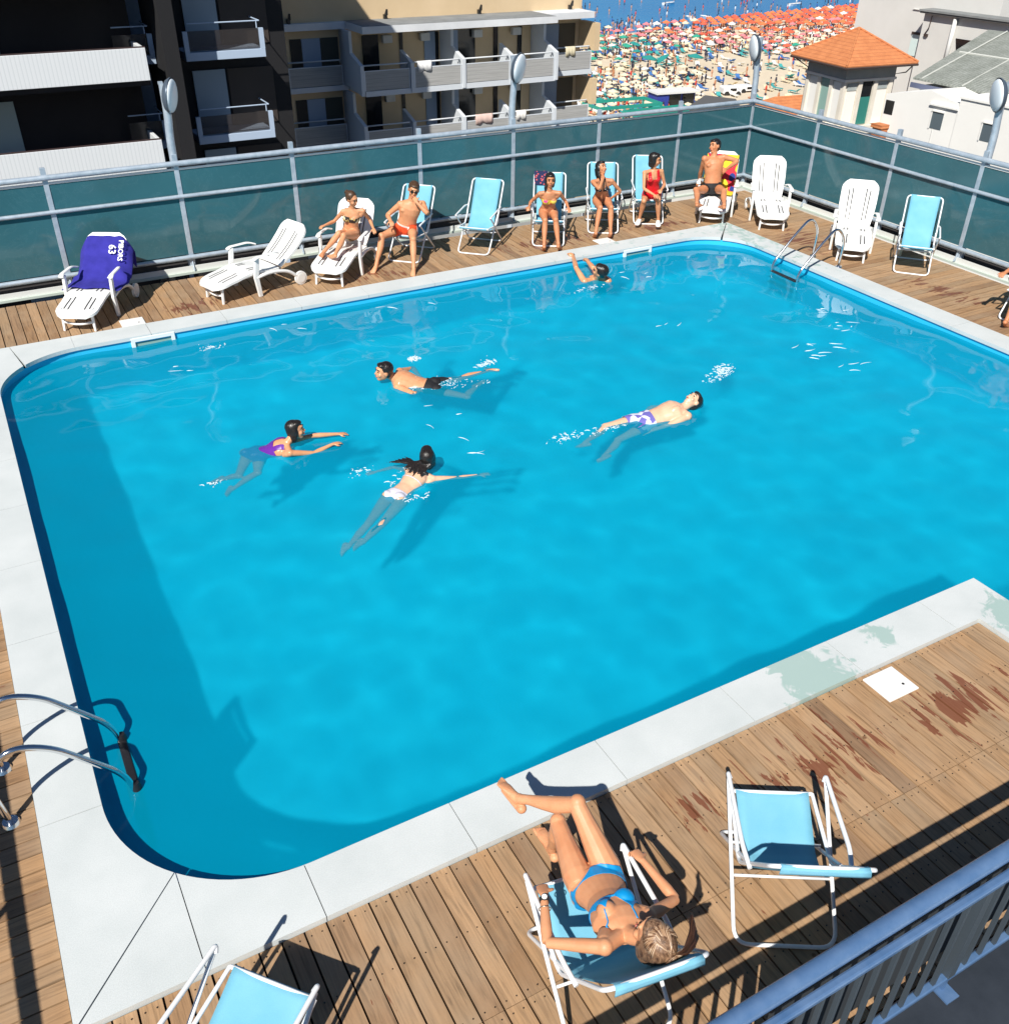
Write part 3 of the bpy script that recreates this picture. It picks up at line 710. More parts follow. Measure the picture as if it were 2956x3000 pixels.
m.tube([(a-.1, .2, zE-.14), (a-.35, .35, zE-.5), (a-.72, .72, zE-.62), (a-.72, .72, -6)], .035, 6); m.tube([(.1, a-.2, zE-.14), (.72, a-.72, zE-.6), (.72, a-.68, -8)], .035, 6); m.build('gutter', M_gut, rf)
i0, i1 = .75, a-.75
m = MB(); m.box((i0, i0, -19), (i1, i1, zE-.08)); m.build('wall', M_cream, TW)
m = MB(); m.box((i0-.05, i0-.05, -3.15), (i1+.05, i1+.05, zE-.09)); m.build('frieze', M_frieze, TW)  # the eave's shade is put into the band's blue-grey colour
m = MB(); m.box((i0-.12, i0-.12, -3.27), (i1+.12, i1+.12, -3.152)); m.build('cornice', M_white, TW)
m = MB(); m.box((i0-.3, i0-.3, -5.85), (i1+.2, i1+.2, -5.45)); m.build('sill_band', M_cream, TW)
for u in (.0, .30, .62, .94):   # pilasters on the two visible faces
    y = i0+(i1-i0)*u
    m = MB(); m.box((i0-.14, y-.12, -5.45), (i0-.002, y+.12, -3.27)); m.build('pilaster', M_cream, TW)
    m = MB(); m.box((y-.12, i0-.14, -5.45), (y+.12, i0-.002, -3.27)); 
    if u > .1: m.build('pilaster', M_cream, TW)
def pane(face, u0, u1, mt, nm, z0=-5.4, z1=-3.35):
    c0, c1 = i0+(i1-i0)*u0, i0+(i1-i0)*u1; m = MB()
    if face == 'x': m.box((i0-.05, c0, z0), (i0-.003, c1, z1))
    else: m.box((c0, i0-.05, z0), (c1, i0-.003, z1))
    m.build(nm, mt, TW)
pane('x', .06, .26, M_white, 'shutter'); pane('x', .36, .57, M_greeng, 'window', -5.4, -3.3); pane('x', .68, .90, M_white, 'shutter')
pane('y', .06, .25, M_white, 'shutter', -5.4, -3.75); pane('y', .06, .25, M_frieze, 'awning_box', -3.7, -3.35)
pane('y', .35, .57, M_dgreen, 'window', -5.4, -4.05); pane('y', .35, .57, M_glassd, 'open_window', -4.04, -3.3); pane('y', .68, .89, M_frieze, 'awning_box', -3.7, -3.35); pane('y', .68, .89, M_white, 'shutter', -5.4, -3.75)
VL = thing('villa_house', 'low villa with a wide orange tiled roof around the tower', 'building', (43, 40, 0), ang)
m = MB(); m.box((-.4, 5.2, -19), (16, 15, -9.2)); m.build('wall', M_white, VL)
m = MB(); z0, z1 = -9.2, -6.3
m.add([(-1.4, 4.6, z0), (17, 4.6, z0), (17, 16, z0), (-1.4, 16, z0), (3.6, 10.2, z1), (11.5, 10.2, z1)], [(0, 1, 5, 4), (1, 2, 5), (2, 3, 4, 5), (3, 0, 4), (0, 3, 2, 1)]); m.build('roof', M_tile, VL)

# ---- white house with small windows (wall in the plane X = 36)
WH = thing('white_house', 'plain white house with two small grey windows behind the right fence', 'building', (36, 0, 0))
m = MB(); prof = [(30.69, -19), (30.69, -2.27), (28.39, -1.80), (26.87, -2.10), (26.87, -19)]
m.add([(0, y, z) for y, z in prof]+[(5, y, z) for y, z in prof], [(0, 1, 2, 3, 4), (9, 8, 7, 6, 5)]+[(i, 5+i, 5+(i+1) % 5, (i+1) % 5) for i in range(5)]); m.build('wall', M_white, WH)
m = MB(); m.box((-.06, 16, -19), (5, 26.9, -1.86)); m.build('side_wing', M_white, WH)
m = MB(); m.box((-.12, 15.9, -1.858), (5.05, 26.95, -1.78)); m.box((-.1, 26.9, -2.32), (.0, 28.3, -2.25)); m.build('coping_line', M_white, WH)
for y0, y1, nm in ((27.55, 28.11, 'window'), (25.03, 25.60, 'window')):
    m = MB(); x = -.075 if y0 < 26 else -.015
    m.box((x, y0, -3.2), (x+.012, y1, -2.54)); f = m.build(nm, mat('grey_pane', (.10, .13, .15), .25), WH)
    m = MB(); m.box((x-.025, y1+.001, -3.22), (x+.01, y1+.05, -2.5)); m.box((x-.045, y0, -2.539), (x+.01, y1+.05, -2.50)); m.build('reveal', M_white, f)
m = MB(); m.box((-.02, 30.16, -3.05), (.0, 30.62, -2.5)); m.build('window', M_glassd, WH)
m = MB(); m.box((-.015, 27.93, -8), (-.002, 27.96, -3.2)); m.build('drainpipe', mat('pipe_pale', (.6, .6, .58), .6), WH)
m = MB(); m.box((-.42, 30.2, -19), (-.02, 30.7, -3.6)); m.prism([(-.5, 30.15), (-.02, 30.15), (-.02, 30.75), (-.5, 30.75)], -3.6, -3.45); m.build('porch', M_tile, WH)

# ---- corrugated roof shed
def corr(t, b):
    v_ = coords(t); s = N(t, 'ShaderNodeSeparateXYZ'); L(t, v_, s.inputs[0]); w_ = math_(t, 'PINGPONG', s.outputs[1], .09)
    n = noise(t, v_, 1.5, 8, .7); n2 = noise(t, v_, 14, 4, .7)
    c = ramp(t, n, [(.3, (.20, .22, .19)), (.7, (.36, .38, .35))]); c = mixc(t, .6, c, ramp(t, n2, [(.35, g3(.5)), (.65, g3(1.15))]), 'MULTIPLY')
    c = mixc(t, ramp(t, math_(t, 'MULTIPLY', w_, 11), [(0, g3(.4)), (.3, g3(0))]), c, (.08, .09, .08))
    L(t, c, b.inputs['Base Color']); bump(t, b, w_, .8, .3)
M_corr = mat('corrugated_cement', (.3, .32, .29), .95, build=corr)
SHD = thing('warehouse_shed', 'shed with weathered grey corrugated roof above the white house', 'building', (0, 0, 0))
m = MB(); m.add([(37.9, 31.05, -1.80), (37.9, 14, -1.95), (45.6, 14, -.15), (45.6, 33.6, -.55), (37.9, 31.05, -1.88), (37.9, 14, -2.03), (45.6, 14, -.23), (45.6, 33.6, -.63)],
                [(0, 1, 2, 3), (4, 7, 6, 5), (0, 4, 5, 1), (1, 5, 6, 2), (2, 6, 7, 3), (3, 7, 4, 0)]); rf = m.build('roof', M_corr, SHD)
m = MB()
for k in range(7):
    y = 30.6-2.1*k; m.tube([(37.95, y, -1.77), (45.5, y+1.9-.2*k, -.5+.02*k)], .035, 5)
m.tube([(41.8, 32.0, -1.13), (41.8, 14, -1.0)], .05, 5); m.build('roof_batten', mat('batten_pale', (.55, .56, .52), .8), rf)
m = MB(); m.box((37.86, 14, -2.2), (37.94, 31.1, -2.0)); m.build('gutter', mat('eave_shade_strip', (.12, .14, .22), .5), SHD)  # blue-grey strip stands in for the shaded wall below the eave
m = MB(); m.box((38.2, 14, -19), (45.4, 30.8, -2.1)); m.build('wall', M_white, SHD)
# ---- grey tall building
M_gw = mat('light_grey_render', (.50, .49, .47), .85, build=plaster((.60, .59, .56), (.67, .66, .63), .4))
GB = thing('grey_building', 'large light grey blind walled building at the top right', 'building', (0, 0, 0))
m = MB(); m.box((50, 36.4, -19), (75, 46.15, 5)); m.build('wall', M_gw, GB)
m = MB(); m.box((49.92, 36.0, -.60), (49.998, 42.0, -.585)); 
m.box((49.2, 30, -19), (49.99, 40.5, -.62)); m.build('lower_block', M_gw, GB)
m = MB(); m.box((48.9, 29, -.615), (49.99, 40.6, -.52)); m.build('eave_slab', mat('slab_underside', (.08, .08, .08), .8), GB)
m = MB(); m.box((48.85, 29, -.515), (49.99, 40.65, -.42)); m.build('roof_edge', M_roofgr, GB)
m = MB(); m.box((49.96, 40.98, -2.95), (49.998, 41.7, -1.85)); w_ = m.build('window', mat('pale_aqua_pane', (.60, .72, .70), .4), GB)
m = MB(); m.box((49.93, 40.95, -1.85), (49.998, 41.73, -1.72)); m.build('lintel', M_gut, w_)
m = MB(); m.tube([(49.05, 38.3, -.7), (49.05, 38.35, -3.2)], .11, 10); m.build('vent_pipe', mat('pipe_white', (.68, .68, .66), .6), GB, smooth=True)
m = MB(); m.add([(49.17, 38.1, -1.62), (49.17, 36.9, -1.62), (49.17, 37.9, -2.2)], [(0, 1, 2)]); m.build('dark_triangle', M_glassd, GB)  # flat dark triangle laid on the wall
m = MB(); m.tube([(49.1, 39.9, -.7), (49.1, 39.95, -1.3), (49.12, 40.2, -1.7)], .03, 5); m.box((49.08, 39.95, -1.75), (49.19, 40.15, -1.62)); m.build('wall_lamp', M_gut, GB)
m = MB(); m.box((51, 33, -.2), (53, 34.5, .35)); m.tube([(52, 35, -.2), (52, 35, .9)], .1, 8); 

# ---- hotel that carries the pool terrace
OWN = thing('hotel_building', 'white hotel whose flat roof carries the pool and the wooden deck', 'building', (0, 0, 0))
m = MB(); m.box((-3.3, -6, -19), (14.35, 15.4, -1.75)); m.build('wall', M_white, OWN)
m = MB(); m.box((-3.3, 13.6, -1.749), (14.35, 15.4, -.22)); m.box((-3.3, 1.2, -1.749), (-.8, 13.59, -.22)); m.box((12.3, -1, -1.749), (14.35, 13.59, -.22)); m.box((-.79, 1.2, -1.749), (6.55, 3.4, -.22)); m.build('roof_parapet', M_white, OWN)

# ---- sea front: kiosk, canopies, vans
M_kb = mat('kiosk_blue', (.03, .05, .30), .6)
K = thing('beach_kiosk', 'dark blue beach kiosk with a dark open front behind the far fence', 'kiosk', (77.5, 100.6, -19), R(-8))
m = MB(); m.box((0, 0, 0), (1.6, 2.5, 2.6)); m.box((1.6, .5, 0), (5.6, 2.5, 2.6)); m.build('wall', M_kb, K); m = MB(); m.box((-.2, -.2, 2.6), (5.9, 2.7, 2.8)); m.build('roof', mat('kiosk_roof', (.7, .7, .68), .7), K)
m = MB(); m.box((1.9, .42, 1.0), (3.5, .49, 2.4)); m.box((3.8, .42, 1.0), (5.4, .49, 2.4)); m.build('counter_opening', M_glassd, K)
M_gn = mat('canopy_green', (.02, .30, .24), .6)
def canopy(x, y, z, w_, d_, h_, rz, lbl):
    c = thing('canopy_frame', lbl, 'canopy', (x, y, z), rz)
    m = MB(); t_ = .18
    m.box((0, 0, h_-.35), (w_, t_, h_)); m.box((0, d_-t_, h_-.35), (w_, d_, h_)); m.box((0, t_, h_-.35), (t_, d_-t_, h_)); m.box((w_-t_, t_, h_-.35), (w_, d_-t_, h_)); m.build('beam', M_gn, c)
    for px_, py_ in ((0, 0), (w_-t_, 0), (0, d_-t_), (w_-t_, d_-t_)):
        m = MB(); m.box((px_, py_, 0), (px_+t_, py_+t_, h_-.351)); m.build('post', M_gn, c)
canopy(66.5, 97.0, -19, 8.6, 4.2, 2.6, R(-4), 'green canopy frame on the sea front right of the beige hotel')
canopy(68, 91.5, -19, 8.4, 3.2, 2.6, R(-2), 'lower green canopy frame just above the far fence')
def van(x, y, rz, ln, lbl, h=2.2):
    v_ = thing('parked_van', lbl, 'van', (x, y, -19), rz, None)
    m = MB(); prof = [(0, .35), (0, h*.9), (.2, h), (ln*.72, h), (ln*.86, h*.62), (ln, h*.5), (ln, .35)]
    m.add([(a_, -.95, b_) for a_, b_ in prof]+[(a_, .95, b_) for a_, b_ in prof], [tuple(range(7)), tuple(range(13, 6, -1))]+[(i, 7+i, 7+(i+1) % 7, (i+1) % 7) for i in range(7)]); m.build('body', mat('van_white', (.8, .8, .8), .4), v_, bevel=.08)
    m = MB(); m.box((ln*.35, -.96, h*.58), (ln*.7, -.952, h*.88)); m.box((ln*.35, .952, h*.58), (ln*.7, .96, h*.88)); m.build('window', M_glassd, v_)
    for wx in (ln*.18, ln*.82):
        for wy in (-.9, .9):
            m = MB(); m.tube([(wx, wy-.1, .35), (wx, wy+.1, .35)], .34, 12); m.build('wheel', mat('tyre', (.02, .02, .02), .8), v_)
van(94.3, 108.4, R(-20), 2.6, 'white van parked on the sea front left of the corner lamp post', 1.2)
van(97.4, 108.9, R(-8), 3.2, 'white car parked right of the van behind the corner lamp post', 1.0)
m = MB(); m.prism([(71.9, 87.5), (77.3, 91.5), (79, 88.2), (76.5, 84.5)], -15.6, -15); PB = thing('promenade_pavilion', 'low pavilion with dark grey flat roof on the sea front', 'building'); m.build('roof', mat('pavilion_roof', (.10, .10, .10), .9), PB)
m = MB(); m.prism([(72.4, 87.5), (77.2, 91), (78.5, 88.2), (76.4, 85)], -19, -15.61); m.build('wall', M_white, PB)
# ================================================================ ground, sea, beach
GZ = -19.0
def sandm(t, b):
    v_ = coords(t); n = noise(t, v_, .05, 6, .6); n2 = noise(t, v_, 1.2, 4, .7)
    c = ramp(t, n, [(.3, (.62, .52, .38)), (.7, (.72, .62, .47))]); c = mixc(t, .25, c, ramp(t, n2, [(.3, g3(.6)), (.7, g3(1.1))]), 'MULTIPLY')
    L(t, c, b.inputs['Base Color']); bump(t, b, n2, .4, .05)
M_sand = mat('beach_sand', (.56, .48, .37), .95, build=sandm)
def seam(t, b):
    v_ = coords(t, (1, 1, 1)); n = noise(t, v_, .012, 3, .5); n2 = noise(t, v_, .35, 5, .6)
    L(t, ramp(t, n, [(.3, (.02, .17, .42)), (.7, (.03, .25, .52))]), b.inputs['Base Color']); bump(t, b, n2, .4, .3)
M_sea = mat('sea_water', (.015, .12, .3), .25, build=seam)
M_asph = mat('street_asphalt', (.05, .05, .052), .9, build=mottled((.04, .04, .045), (.07, .07, .07), .6))
shore = [V((108, 166)), V((138, 167.5)), V((163, 172)), V((190, 175)), V((300, 205)), V((900, 330))]
def shore_y(x):
    if x < 108: return 166+(x-108)*.15
    for a, b_ in zip(shore[:-1], shore[1:]):
        if x <= b_.x: return a.y+(b_.y-a.y)*(x-a.x)/(b_.x-a.x)
    return 330
m = MB(); m.box((-400, -200, GZ-.5), (900, 88, GZ)); struct(m.build('street_ground', M_asph))
m = MB()
ys0 = [(-400, 89)] ; poly = [(-400, 88), (900, 88), (900, 330)]+[(p.x, p.y) for p in reversed(shore[:-1])]+[(-400, 90)]
m.prism(poly, GZ-.5, GZ+.15); struct(m.build('beach_sand', M_sand))
m = MB(); m.add([(-1200, 60, GZ-.1), (2600, 60, GZ-.1), (2600, 2600, GZ-.1), (-1200, 2600, GZ-.1)], [(0, 1, 2, 3)]); struct(m.build('sea', M_sea))
M_foam = mat('surf_foam', (.75, .76, .75), .7)

# projection test used only to decide what the photograph can show
CI = cam.matrix_world.inverted()
def pix(p):
    q = CI @ V(p)
    if q.z > -.1: return None
    f = 2779.64*1904/2956
    return (952+f*q.x/-q.z, 966-f*q.y/-q.z)
def umb_mesh(nm, cols, r=1.0, h=2.1, tilt=0, drop=.36):
    me = MB(); seg = 8; top = (0, 0, h); rim = [(r*math.cos(2*PI*k/seg), r*math.sin(2*PI*k/seg), h-drop) for k in range(seg)]
    val = [(r*math.cos(2*PI*k/seg)*.985, r*math.sin(2*PI*k/seg)*.985, h-drop-.14) for k in range(seg)]
    me.add([top]+rim+val, [(0, 1+k, 1+(k+1) % seg) for k in range(seg)]+[(1+k, 9+k, 9+(k+1) % seg, 1+(k+1) % seg) for k in range(seg)], 0)
    if len(cols) > 2:
        me.m = [(0 if k % 2 else 2) for k in range(seg)]+[0]*seg
    me.tube([(0, 0, -.1), (0, 0, h+.08)], .03, 5, 1)
    return me
def fab(nm, c): return mat('parasol_'+nm, c, .8)
PAL = {'cream': (.74, .66, .47), 'white': (.82, .82, .78), 'teal': (.02, .26, .24), 'green': (.03, .33, .22), 'blue': (.03, .17, .42), 'pink': (.72, .22, .24), 'red': (.68, .12, .06), 'orange': (.80, .20, .07)}
M_pole = mat('parasol_pole', (.6, .6, .58), .5)
PMESH = {}
def pmesh(c):
    if c not in PMESH:
        mb = umb_mesh(c, [0, 1]); o = mb.build('beach_parasol', [fab(c, PAL[c]), M_pole]); PMESH[c] = o.data; bpy.data.objects.remove(o)
    return PMESH[c]
def zone(px, py):
    """kinds of parasol on each stretch of sand, as seen from the roof: (density, colour weights)"""
    if py < 14+ (1620-px)*.012: return 1.0, [('orange', 6), ('red', 3), ('white', 3), ('cream', 1)]
    if px > 1330 and py < 52: return 1.0, [('orange', 8), ('red', 5), ('white', 1), ('pink', 1)]
    if py < 62: return .95, [('white', 4), ('pink', 4), ('orange', 3 if px > 1250 else .6), ('cream', 3), ('red', 2 if px > 1300 else .3)]
    if py < 80: return .85, ([('teal', 3), ('cream', 4), ('white', 3), ('green', 1), ('pink', 1.5)] if px < 1250 else [('cream', 4), ('white', 4), ('pink', 4), ('red', 1), ('green', .5)])
    if py < 92: return (.6, [('teal', 3), ('cream', 4), ('blue', .6), ('green', 1)]) if px < 1280 else (.25, [('pink', 2), ('white', 2)]) if px > 1450 else (.06, [('pink', 1)])
    if py < 118: return (.30, [('green', 1), ('cream', 1)]) if px < 1180 else (0, []) 
    if px < 1330-(py-118)*.1: return .9, [('cream', 9), ('white', 1.2), ('teal', .5)]
    return 0, []
par = []; beds = []; crowd = []
gx = -40
a_ = R(27)  # rows of parasols run roughly parallel to the water
u_ = V((math.cos(R(8)), math.sin(R(8)))); v2 = V((-math.sin(R(8)), math.cos(R(8))))
i = 0
for jv in range(-40, 58):
    for iu in range(-30, 90):
        p = V((70, 95))+u_*(iu*2.45)+v2*(jv*2.9)+V((rnd.uniform(-.35, .35), rnd.uniform(-.35, .35)))
        if p.y > shore_y(p.x)-.5 or p.y < 89: continue
        q = pix((p.x, p.y, GZ+1.9))
        if not q or q[0] < 1080 or q[0] > 1660 or q[1] < -8 or q[1] > 225: continue
        dn_, pal = zone(*q)
        if rnd.random() < dn_:
            c = rnd.choices([a for a, b_ in pal], [b_ for a, b_ in pal])[0]
            par.append((q, p, c))
        # beds beside each parasol, also on the open sand
        if q[1] > 60:
            dens = .75 if dn_ > .3 else .30
            for s_ in (-.75, .75):
                if rnd.random() < dens: beds.append((q, V((p.x+s_, p.y-.9)), rnd.choice(['white', 'teal', 'blue', 'cream'] if dn_ < .5 else ['white', 'cream', 'teal', 'blue', 'navy'])))
        for _ in range(4):
            if rnd.random() < (.6 if dn_ > .3 else .12): crowd.append(V((p.x+rnd.uniform(-1.3, 1.3), p.y+rnd.uniform(-1.4, 1.4))))
# bathers at the water's edge and in the shallows
for _ in range(260):
    x = rnd.uniform(100, 215); crowd.append(V((x, shore_y(x)+rnd.expovariate(1/12.0)-2)))
par.sort(key=lambda e: -e[0][1]); beds.sort(key=lambda e: -e[0][1])
lab = {'cream': 'cream beach parasol in the crowded rows near the beach huts', 'white': 'white beach parasol among the crowded rows on the sand', 'teal': 'teal beach parasol on the sand beyond the beige hotel',
       'green': 'green beach parasol standing on open sand', 'pink': 'pink beach parasol in the far rows', 'red': 'red beach parasol in the far rows', 'orange': 'orange beach parasol in the far rows', 'blue': 'blue beach parasol on the sand'}
for q, p, c in par[:290]:
    o = bpy.data.objects.new('beach_parasol', pmesh(c)); COL.objects.link(o); o.location = (p.x, p.y, GZ+.15); o.rotation_euler = (R(rnd.uniform(-6, 6)), R(rnd.uniform(-6, 6)), rnd.uniform(0, 1))
    s_ = rnd.uniform(.6, .85); o.scale = (s_, s_, s_)
    tag(o, lab[c], 'beach parasol', c+' beach parasols on the sand')
keys = list(PAL); m = MB()
for q, p, c in par[290:]:
    mb = umb_mesh(c, [0, 1], rnd.uniform(.72, .95)); mi = keys.index(c)
    m.add([(x+p.x, y+p.y, z+GZ+.15) for x, y, z in mb.v], mb.f); m.m[-len(mb.f):] = [mi if k == 0 else len(keys) for k in mb.m]
o = m.build('far_beach_parasols', [fab(c, PAL[c]) for c in keys]+[M_pole]); stuff(o, 'mass of red, white and pink parasols far along the shore', 'beach parasols')
# three tilted green parasols that stand alone
for px, py, tl in ((1262, 108, -30), (1222, 110, 8), (1310, 107, 5)):
    d = cam.matrix_world.to_3x3() @ V(((px-952)/1790.4, -(py-966)/1790.4, -1)); t_ = (GZ+1.9-CAMH)/d.z; p = V((d.x*t_, d.y*t_))
    o = bpy.data.objects.new('beach_parasol', pmesh('teal')); COL.objects.link(o); o.location = (p.x, p.y, GZ+.15); o.rotation_euler = (R(tl*.6), R(tl), 0); o.scale = (1.3, 1.3, 1.1)
    tag(o, {-30: 'steeply tilted green parasol alone on the open sand', 8: 'green parasol standing left of the tilted one on open sand', 5: 'green parasol standing right of the tilted one on open sand'}[tl], 'beach parasol')
# sun beds: two-part mesh with frame legs
BC = {'white': (.75, .75, .72), 'teal': (.05, .33, .33), 'blue': (.05, .16, .42), 'cream': (.7, .6, .4), 'navy': (.02, .03, .07)}
BM = {}
def bedmb():
    m = MB(); m.box((-.3, -.95, .28), (.3, .35, .33)); Mx = Matrix.Translation((0, .35, .3)) @ Matrix.Rotation(R(35), 4, 'X'); m.box((-.3, 0, 0), (.3, .6, .05), 0, Mx)
    for sx_ in (-.27, .23):
        for y in (-.85, .25): m.box((sx_, y, 0), (sx_+.04, y+.05, .28), 0)
    return m
for c in BC:
    o = bedmb().build('sun_bed', mat('bed_'+c, BC[c], .7)); BM[c] = o.data; bpy.data.objects.remove(o)
for q, p, c in beds[:290]:
    o = bpy.data.objects.new('sun_bed', BM[c]); COL.objects.link(o); o.location = (p.x, p.y, GZ+.15); o.rotation_euler = (0, 0, rnd.uniform(-.5, .5)+PI*rnd.choice((0, 0, 1)))
    tag(o, {'white': 'white', 'teal': 'teal', 'blue': 'blue', 'cream': 'cream', 'navy': 'dark navy'}[c]+' sun bed standing on the beach sand', 'sun bed', c+' sun beds on the sand')
m = MB(); bk = list(BC)
for q, p, c in beds[290:]:
    b0 = bedmb(); a = rnd.uniform(-.5, .5); ca, sa = math.cos(a), math.sin(a)
    m.add([(x*ca-y*sa+p.x, x*sa+y*ca+p.y, z+GZ+.15) for x, y, z in b0.v], b0.f, bk.index(c))
o = m.build('far_sun_beds', [mat('bed_'+c, BC[c]) for c in bk]); stuff(o, 'mass of sun beds under the farther parasols', 'sun beds')
# bathers as one far crowd: small standing and lying figures
m = MB(); cols = [(.45, .2, .1), (.5, .25, .15), (.03, .03, .05), (.55, .05, .03), (.7, .7, .68), (.03, .1, .35)]
for p in crowd:
    z0 = GZ+.15 if p.y < shore_y(p.x) else GZ-.35
    k = rnd.choice((0, 1, 0, 1, 2)); c = rnd.randrange(2, 6)
    if rnd.random() < .6 or p.y > shore_y(p.x):
        m.ellip((p.x, p.y, z0+.42), (.12, .1, .44), 6, 4, k); m.ellip((p.x, p.y, z0+1.0), (.2, .13, .36), 6, 4, c if rnd.random() < .5 else k); m.ellip((p.x, p.y, z0+1.55), (.12, .12, .15), 6, 4, 2)
    else:
        m.ellip((p.x, p.y, z0+.15), (.2, .8, .14), 6, 4, k); m.ellip((p.x, p.y, z0+.2), (.22, .25, .14), 6, 4, c)
o = m.build('far_bathers', [mat('bather_%d' % i, c, .8) for i, c in enumerate(cols)]); stuff(o, 'crowd of bathers on the sand and in the shallow sea', 'crowd')
# boats and markers in the sea
M_boat = mat('boat_white', (.78, .78, .76), .5)
def boat(px, py, rz, lbl, ln=4.5):
    d = cam.matrix_world.to_3x3() @ V(((px-952)/1790.4, -(py-966)/1790.4, -1)); t_ = (GZ-.1-CAMH)/d.z
    t0 = thing('rowing_boat', lbl, 'boat', (d.x*t_, d.y*t_, GZ-.1), rz)
    vs = []; fs = []
    secs = [(-.5, .30), (-.3, .42), (0, .46), (.3, .34), (.5, .02)]
    for x, w_ in secs:
        for y, z in ((-w_, .45), (-w_*.7, -.05), (0, -.15), (w_*.7, -.05), (w_, .45)): vs.append((x*ln, y*1.6, z))
    for i in range(4):
        for k in range(4): fs.append((i*5+k, i*5+k+1, i*5+6+k, i*5+5+k))
    fs.append((0, 1, 2, 3, 4)); m = MB(); m.add(vs, fs); m.build('hull', M_boat, t0)
    m = MB(); m.box((-.6, -.6, .25), (-.3, .6, .31)); m.box((.5, -.5, .25), (.8, .5, .31)); m.build('seat', mat('boat_seat', (.4, .22, .1), .7), t0)
boat(1262, 7, .3, 'white rowing boat lying off the beach at the left of the sea')
boat(1300, 34, 1.2, 'white rowing boat in the shallows before the parasols', 4)
boat(1330, 33, 1.5, 'second white boat in the shallows, right of the other', 3.6)
boat(1500, 9, .2, 'white boat off the red parasols', 5)
# ================================================================ loungers and beach chairs
M_resin = mat('white_resin', (.83, .83, .81), .35, 0, .5)
M_slot = mat('slot_shadow', (.04, .04, .045), .9)
M_tubew = mat('white_tube', (.82, .83, .84), .28, 0, .6)
M_cap = mat('tube_cap', (.25, .30, .33), .5)
def slingm(t, b):
    v_ = coords(t); n = noise(t, v_, 4, 3, .5); w_ = noise(t, v_, 260, 1, .5)
    c = ramp(t, n, [(.3, (.20, .56, .74)), (.7, (.27, .64, .81))]); c = mixc(t, .2, c, ramp(t, w_, [(.3, g3(.7)), (.7, g3(1.1))]), 'MULTIPLY')
    L(t, c, b.inputs['Base Color'])
    out = [q for q in t.nodes if q.type == 'OUTPUT_MATERIAL'][0]
    tr = N(t, 'ShaderNodeBsdfTranslucent'); L(t, c, tr.inputs['Color'])
    mx = N(t, 'ShaderNodeMixShader'); mx.inputs[0].default_value = .3; L(t, b.outputs[0], mx.inputs[1]); L(t, tr.outputs[0], mx.inputs[2]); L(t, mx.outputs[0], out.inputs[0])
M_sling = mat('blue_sling_cloth', (.24, .6, .78), .75, build=slingm)

def panel_mesh(outline_fn, n, thick, curve, slots, M_):
    """ribbon panel: outline_fn(t)->half width, t 0..1 along length; curve(t)->(along, up)"""
    m = MB(); k = 9; vs = []
    for i in range(n+1):
        t = i/n; w_ = outline_fn(t); a, u = curve(t)
        for j in range(k):
            x = -w_+2*w_*j/(k-1); dome = .014*(1-(x/.29)**2)
            vs.append((x, a, u+dome))
    off = len(vs); vs += [(x, a, u-thick) for x, a, u in vs]
    fs = []
    for i in range(n):
        for j in range(k-1):
            q = i*k+j; fs.append((q, q+1, q+k+1, q+k)); fs.append((off+q, off+q+k, off+q+k+1, off+q+1))
        for j in (0, k-1):
            q = i*k+j; fs.append((q, q+k, off+q+k, off+q) if j == 0 else (q, off+q, off+q+k, q+k))
    for i in (0, n):
        for j in range(k-1):
            q = i*k+j; fs.append((q, off+q, off+q+1, q+1) if i == 0 else (q, q+1, off+q+1, off+q))
    m.add(vs, fs)
    for x, t0, t1 in slots:
        s = 8; pv = []
        for i in range(s+1):
            t = t0+(t1-t0)*i/s; a, u = curve(t); xx = x*(1+ (t-.5)*.1)
            dome = .014*(1-(xx/.29)**2)+.0035
            pv += [(xx-.009, a, u+dome), (xx+.009, a, u+dome)]
        m.add(pv, [(2*i, 2*i+1, 2*i+3, 2*i+2) for i in range(s)], 1)
    if M_: m.v = [tuple(M_ @ V(p)) for p in m.v]
    return m
